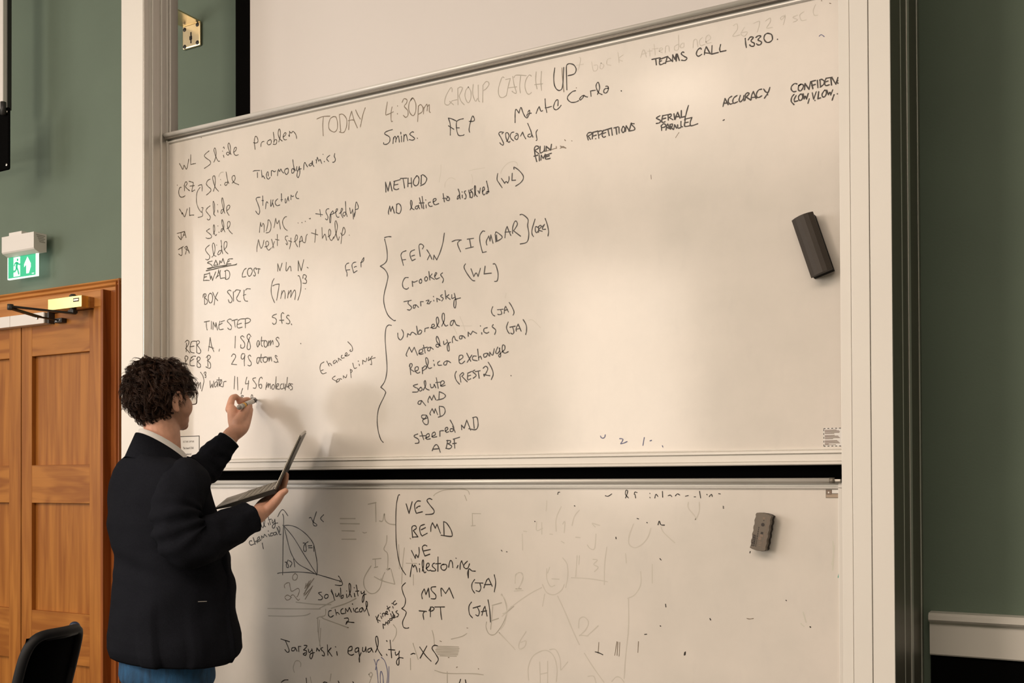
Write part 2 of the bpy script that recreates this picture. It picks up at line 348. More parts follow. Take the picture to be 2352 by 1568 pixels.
arm(A0, A1, .010, .0035).build('upper_arm', M['dark_plastic'], dc)
m2 = arm(A1+Vector((0, 0, -.007)), A1.lerp(A2, .58)+Vector((0, 0, -.009)), .010, .004); m2.build('forearm', M['dark_plastic'], dc)
m3 = arm(A1.lerp(A2, .5)+Vector((0, 0, -.011)), A2, .006, .003); m3.build('forearm', M['dark_plastic'], dc)
k = MB(); k.tube([A1+Vector((0, 0, .009)), A1-Vector((0, 0, .014))], .012, 12); k.build('elbow_pivot', M['dark_plastic'], dc, True)
k = MB(); k.box(A2.x-.015, A2.x+.035, A2.y-.006, LY, A2.z-.012, A2.z+.008, .002); k.build('foot_bracket', M['dark_plastic'], dc)
for dx in (.002, .026): MB().tube([(A2.x+dx, A2.y-.009, A2.z-.003), (A2.x+dx, A2.y-.005, A2.z-.003)], .004, 8).build('screw', M['steel'], dc)
MB().tube([A1.lerp(A2, .55)+Vector((0, 0, -.014)), A1.lerp(A2, .55)+Vector((0, 0, -.022))], .005, 8).build('screw', M['steel'], dc)
# ------------------------------------------------------------------ emergency exit sign
sy = WY-.10
hA = at(4, 545, sy); hB = at(77.5, 533, sy); hz0 = at(77, 571, sy).z
sg = thing('exit_sign', 'lit green running man exit sign with arrow above the oak door', 'exit sign', ((hA.x+hB.x)/2, WY, hz0))
hb = MB(); yb = WY-.035
prof = [(sy, hA.z), (yb, hA.z), (yb, hz0-.004), (sy+.03, hz0-.012), (sy+.004, hz0), (sy, hz0+.006)]
hb.loft([[Vector((x, p[0], p[1])) for p in prof] for x in (hA.x, hB.x)]); hb.build('housing', M['white_plastic'], sg)
lx0, lx1 = at(24, 530, sy+.02).x, at(53, 527, sy+.02).x
MB().box(lx0, lx1, sy+.012, WY-.02, hA.z, hA.z+.018, .001).build('lid', M['white_plastic'], sg)
MB().box(lx0+.01, lx1+.05, yb, WY, hz0+.01, hA.z+.01, .002).build('wall_bracket', M['white_plastic'], sg)
for i in range(5): MB().box(hB.x, hB.x+.0006, sy+.012+.004*i, yb-.008-.006*(i % 2), hA.z-.012-.007*i, hA.z-.009-.007*i).build('rating_print', M['grey_plastic'], sg)
py = sy+.034
pA = at(17.5, 600, py).x; pB = at(85, 600, py).x; pz1 = hz0-.004; pz0 = at(50, 637.5, py).z-.001
MB().box(pA, pB, py, py+.010, pz0, pz1).build('acrylic_rim', M['sign_white'], sg)
gx0, gx1 = pA+.006, pB-.009; gz0, gz1 = pz0+.005, pz1-.003
MB().box(gx0, gx1, py-.0008, py, gz0, gz1).build('green_panel', M['sign_green'], sg)
MB().box(pA+.01, pB-.01, py+.001, py+.009, pz1-.002, pz1+.006).build('lamp', M['tube_light'], sg)
gw, gh = gx1-gx0, gz1-gz0
def glyph(pts, name, m, off=.0012):
    b_ = MB(); v1 = [b_.bm.verts.new((gx0+gw*u, py-off, gz0+gh*v)) for u, v in pts]; b_.bm.faces.new(v1)
    bmesh.ops.triangulate(b_.bm, faces=b_.bm.faces[:]); o_ = b_.build(name, m, sg); return o_
glyph([(.20, .05), (.44, .05), (.44, .93), (.20, .93)], 'doorway_symbol', M['sign_white'])
glyph([(.665, .12), (.755, .12), (.755, .52), (.83, .42), (.83, .55), (.71, .88), (.59, .55), (.59, .42), (.665, .52)], 'arrow_symbol', M['sign_white'])
glyph([(.87, .07), (.95, .07), (.95, .10), (.87, .10)], 'print_mark', M['sign_white'])
G = M['sign_green']
def limb(pts, w_, name='running_man'):
    for (a0, b0), (a1, b1) in zip(pts, pts[1:]):
        dx, dz = (a1-a0)*gw, (b1-b0)*gh; L = math.hypot(dx, dz); nx, nz = -dz/L*w_/gw/2, dx/L*w_/gh/2
        glyph([(a0+nx, b0+nz), (a0-nx, b0-nz), (a1-nx, b1-nz), (a1+nx, b1+nz)], name, G, .0018)
ccx, ccz = .35, .80
glyph([(ccx+.035*math.cos(i*PI/5), ccz+.065*math.sin(i*PI/5)) for i in range(10)], 'running_man', G, .0018)
limb([(.335, .70), (.31, .46)], .016); limb([(.33, .68), (.25, .66), (.225, .52)], .008); limb([(.34, .68), (.40, .58), (.47, .58)], .008)
limb([(.31, .46), (.28, .30), (.15, .28)], .010); limb([(.32, .47), (.37, .30), (.40, .12)], .010); limb([(.15, .28), (.15, .22)], .006)
# ------------------------------------------------------------------ white pipe and black plate at the far left
pp = at(9, 100, .16); tz = at(10, 243, .16)
cp = thing('wall_conduit', 'white vertical tube standing off the green wall above the exit sign', 'conduit', (pp.x-.02, .18, tz.z))
MB().box(pp.x-.06, pp.x, .155, .19, tz.z-.01, 4.35, .003).build('tube', M['white_plastic'], cp)
MB().box(pp.x-.001, pp.x+.004, .175, .195, tz.z-.01, 4.35, .001).build('edge_strip', M['dark_plastic'], cp)
for zc in (tz.z+.9,): MB().box(pp.x-.03, pp.x-.006, .18, WY, zc-.02, zc+.02, .002).build('stand_off', M['white_plastic'], cp)
q0 = at(20, 245, .14); q1 = at(20, 388, .14)
bp_ = thing('speaker_bracket', 'black steel plate with round screws at the left edge of the green wall', 'bracket', (q0.x-.04, WY, q1.z))
MB().box(q0.x-.11, q0.x, .14, .150, q1.z, q0.z, .008).build('plate', M['black'], bp_)
ba = MB(); zc = (q0.z+q1.z)/2; ba.tube([(q0.x-.06, .160, zc), (q0.x-.45, .160, zc), (q0.x-.47, .18, zc), (q0.x-.47, WY, zc)], .010, 10); ba.box(q0.x-.08, q0.x-.04, .148, .17, zc-.03, zc+.03, .003); ba.build('swing_arm', M['dark_plastic'], bp_, True)
for zc in (q1.z+.02, q0.z-.02): MB().ell((q0.x-.013, .139, zc), (.006, .003, .007)).build('screw', M['steel'], bp_, True)
sk = MB(); sk.tube([(q0.x-.02, .128, q0.z+.02), (q0.x-.02, .128, q0.z-.035)], .012, 12); sk.build('clamp', M['dark_plastic'], bp_, True)

# ------------------------------------------------------------------ whiteboard column unit
XLc = at(330, 700, -.12).x; XLo = at(278.3, 500, -.12).x
XRi = at(1931, 800, -.12).x; XRo = at(2051, 800, -.12).x
FY = -.12; CH = 3.75
fu = thing('board_column_unit', 'tall white and aluminium column frame that carries both sliding whiteboards', 'column unit', ((XLo+XRo)/2, WY, 0))
MB().box(XLo, XLc-.004, FY, .0, 0, CH, .002).build('casing', M['white_paint'], fu)
def yx(px, X):                                      # y at which the plane x = X is seen at a pixel column
    d_ = ray(px, 1100); return CAM.y + d_.y*((X-CAM.x)/d_.x)
Xs = XLc
def strip(p0, p1, name, m, d0=0.0, bev=.0012):       # inner side of the left column, pixel range -> depth range
    y0, y1 = max(yx(p0, Xs), FY+.0015), yx(p1, Xs); MB().box(Xs-.05, Xs-d0, y0, y1, 0, CH, bev).build(name, m, fu)
strip(330, 342.5, 'channel', M['alu']); strip(342.5, 350, 'groove', M['rubber'], .010); strip(346, 348.2, 'brush_seal', M['alu_dark'], .007)
strip(350, 352.6, 'channel_highlight', M['alu_light'], -.0015); strip(352.6, 369, 'channel', M['alu'], .002); strip(369, 370.6, 'groove', M['rubber'], .012)  # lighter lips: highlights along the bevelled edges, put into the colour
strip(370.6, 373.5, 'channel_highlight', M['alu_light'], -.0005); strip(373.5, 383, 'channel', M['alu'], .002); strip(383, 391, 'groove', M['rubber'], .022)
strip(386.5, 389, 'brush_seal', M['alu_light'], .010); strip(391, 394, 'channel_highlight', M['alu_light'], -.0005); strip(394, 410, 'channel', M['alu'], .001)
# right column: three ivory cover strips in front, profiled side with its shade put into the colour
xs = [XRi, at(1956, 800, FY).x, at(1999.5, 800, FY).x, XRo]
for i in range(3): MB().box(xs[i]+(.0006 if i else 0), xs[i+1]-.0006, FY-(.002 if i == 1 else 0), FY+.03, 0, CH, .0012).build('casing', M['white_paint'], fu)
MB().box(XRi+.006, XRo-.006, FY+.02, WY, 0, CH).build('column_core', M['alu_dark'], fu)
def rs(p0, p1, name, m, out=0.0):
    k_ = XRo; y0 = yx2(p0, k_); y1 = yx2(p1, k_); MB().box(XRo-.02, XRo+out, y0, y1, 0, CH, .0008).build(name, m, fu)
def yx2(px, X):
    d_ = ray(px, 850); return CAM.y + d_.y*((X-CAM.x)/d_.x)
rs(2052, 2073.5, 'shaded_side_profile', M['alu_dark']); rs(2073.5, 2075, 'profile_lip', M['alu_light'], .0006); rs(2075, 2088.5, 'shaded_side_profile', M['alu_dark'], -.001)
rs(2088.5, 2093, 'profile_lip', M['alu_light'], .0012); rs(2093, 2112, 'shaded_side_profile', M['alu_dark'], -.001); rs(2112, 2114, 'profile_lip', M['alu_light'], .0004); rs(2114, 2122, 'shaded_side_profile', M['alu_dark'])
MB().box(XLc-.01, XRi+.01, .06, .09, 1.25, 1.62).build('crossbar', M['black'], fu)
MB().box(XLc-.01, XRi+.01, .05, .10, .02, .10).build('foot_rail', M['alu'], fu)
MB().box(XLo, XRo, -.06, .10, CH-.08, CH, .004).build('top_rail', M['alu'], fu)
# brass angle bracket tying the column to the wall
b0 = at(418, 118, WY-.012); b1 = at(459.5, 103, WY-.012); b2 = at(459.5, 48, WY-.012)
bk = thing('angle_bracket', 'brass angle bracket with four screws on the green wall behind the left column', 'bracket', ((b0.x+b1.x)/2, WY, b1.z))
zb0, zb1 = b1.z, b2.z
MB().box(b0.x, b1.x, WY-.012, WY, zb0, zb1, .006).build('wall_plate', M['plate_brass'], bk)
MB().box(b0.x, b1.x, .05, WY-.006, zb1-.003, zb1+.003, .001).build('flange', M['plate_brass'], bk)
for sx_, sz_ in ((.09, .10), (.91, .13), (.91, .88), (.09, .82)):
    cx_ = b0.x+(b1.x-b0.x)*(sx_*.86+.07); cz_ = zb0+(zb1-zb0)*sz_
    o_ = MB(); o_.ell((cx_, WY-.0125, cz_), (.0085, .003, .0085)); o_.box(cx_-.006, cx_+.006, WY-.0162, WY-.0145, cz_-.001, cz_+.001); o_.build('screw', M['dark_plastic'], bk, True)
cx_, cz_ = (b0.x+b1.x)/2, (zb0+zb1)/2-.01
o_ = MB(); o_.box(cx_-.003, cx_+.003, WY-.0128, WY-.011, cz_-.022, cz_+.024); o_.box(cx_-.008, cx_+.006, WY-.0130, WY-.011, cz_-.008, cz_+.008, .002); o_.build('key_slot', M['rubber'], bk)
# projection screen behind the boards
SYs = .20
e0 = at(541.3, 200, SYs).x; e1 = at(575.5, 200, SYs).x
sc = thing('projection_screen', 'large white fixed projection screen with black border behind the whiteboards', 'projection screen', ((e0-.5)/2-.3, WY, 1.6))
MB().box(e0, XRi-.004, SYs, SYs+.05, 1.50, 4.30).build('border', M['black'], sc)
MB().box(e1, XRi-.03, SYs-.002, SYs, 1.60, 4.22).build('screen_fabric', M['screen'], sc)
for zc in (1.8, 3.9): MB().box(e0+.3, e0+.4, SYs+.05, WY, zc, zc+.06).build('wall_mount', M['black'], sc)

# ------------------------------------------------------------------ the two sliding whiteboards
def tubex(x0, x1, y, z, r, n=14): return MB().tube([(x0, y, z), (x1, y, z)], r, n)
UB = thing('whiteboard', 'upper sliding whiteboard covered in black marker lists', 'whiteboard', (-1.76, 0, 1.4534))
bl = at(389.5, 700, 0).x; fl = at(383, 700, 0).x
XE = XRi+.003
MB().box(bl-.002, XE, 0, .012, 1.490, 2.672).build('writing_surface', M['board'], UB)
MB().box(fl, bl, -.008, .016, 1.4534, 2.684, .002).build('side_trim', M['edge_white'], UB)
t = MB(); t.loft([[Vector((x, y, z)) for y, z in ((-.004, 2.6645), (-.008, 2.667), (-.008, 2.671), (-.004, 2.6725), (-.004, 2.684), (.016, 2.684), (.016, 2.6645))] for x in (fl, XE)]); t.build('top_trim', M['alu_light'], UB)
tx0 = at(378.5, 316, -.022).x
tubex(tx0, XE, -.022, 2.690, .0078).build('pull_rail', M['alu_light'], UB, True)
t = MB(); t.box(fl+.004, XE, -.020, -.004, 2.676, 2.682); t.build('rail_bracket', M['alu_dark'], UB)
zz = lambda y: 1.4534+(1067-y)/896
t = MB(); P = [(0, zz(1028)), (-.006, zz(1028.5)), (-.008, zz(1031)), (-.005, zz(1032.2)), (-.005, zz(1033)), (-.012, zz(1034)), (-.013, zz(1039)), (-.011, zz(1040)), (-.004, zz(1040.6)), (-.004, zz(1042)), (-.008, zz(1042.5)),
               (-.008, zz(1057.5)), (-.005, zz(1058)), (-.005, zz(1058.8)), (-.014, zz(1059.4)), (-.017, zz(1062)), (-.017, zz(1065)), (-.013, zz(1067)), (.016, zz(1067)), (.016, zz(1028))]
t.loft([[Vector((x, y, z)) for y, z in P] for x in (fl, XE)]); t.build('bottom_trim', M['edge_white'], UB)
t = MB(); t.ell((fl+.006, -.008, 2.674), (.009, .006, .016)); t.build('corner_cap', M['edge_white'], UB, True)
LB = thing('whiteboard', 'lower sliding whiteboard with the solubility drawing and a grey eraser', 'whiteboard', (-1.76, .03, .2))
LY2 = .03; rx = at(1937, 1200, LY2).x; tr = at(1926.5, 1200, LY2).x; lz = 1.4195
MB().box(Xs+.002, tr, LY2, LY2+.012, .22, 1.394).build('writing_surface', M['board'], LB)
t = MB(); P = [(0, 1.3915), (-.007, 1.3925), (-.008, 1.3965), (-.005, 1.398), (-.005, 1.402), (-.003, 1.403), (-.003, 1.4075), (.014, 1.4075), (.014, 1.3915)]
t.loft([[Vector((x, LY2+y, z)) for y, z in P] for x in (Xs+.002, rx)]); t.build('top_trim', M['alu_light'], LB)
pr1 = at(1905, 1103, LY2-.02).x
tubex(-2.95, pr1, LY2-.018, 1.4130, .0072).build('pull_rail', M['alu_light'], LB, True)
t = tubex(pr1, pr1+.013, LY2-.018, 1.4130, .0078); t.build('rail_end', M['alu_dark'], LB, True)
t = MB(); t.box(pr1+.008, pr1+.03, LY2-.022, LY2-.006, 1.408, 1.417, .003); t.build('rail_end', M['alu'], LB)
MB().box(tr, rx, LY2-.007, LY2+.014, .22, 1.4075, .002).build('side_trim', M['edge_white'], LB)
MB().box(rx-.010, rx+.002, LY2-.010, LY2+.014, 1.393, 1.409, .003).build('corner_cap', M['edge_white'], LB)
MB().box(Xs+.002, rx, LY2-.012, LY2+.014, .18, .222, .003).build('bottom_trim', M['edge_white'], LB)
# maker's plate near the top right corner of the lower board
c0 = at(1897, 1143, LY2); c1 = at(1928, 1123, LY2)
MB().box(c0.x, tr, LY2-.0012, LY2, c0.z, 1.390).build('sticker', M['eraser_grey'], LB)
M['tan'] = mat('tan_sticker', (.40, .31, .23), .5)
MB().box(c0.x+.001, tr, LY2-.0016, LY2-.001, c0.z+.001, c0.z+.010).build('sticker', M['tan'], LB)
MB().box(c0.x+.016, tr, LY2-.0016, LY2-.001, c0.z+.012, 1.389).build('sticker', M['paper'], LB)
MB().box(c0.x+.002, c0.x+.015, LY2-.0018, LY2-.001, c0.z+.008, 1.388).build('sticker_square', M['print_mid'], LB)
MB().ell((c0.x+.0075, LY2-.0018, c0.z+.014), (.0022, .0006, .0022)).build('sticker_dot', M['paper'], LB)
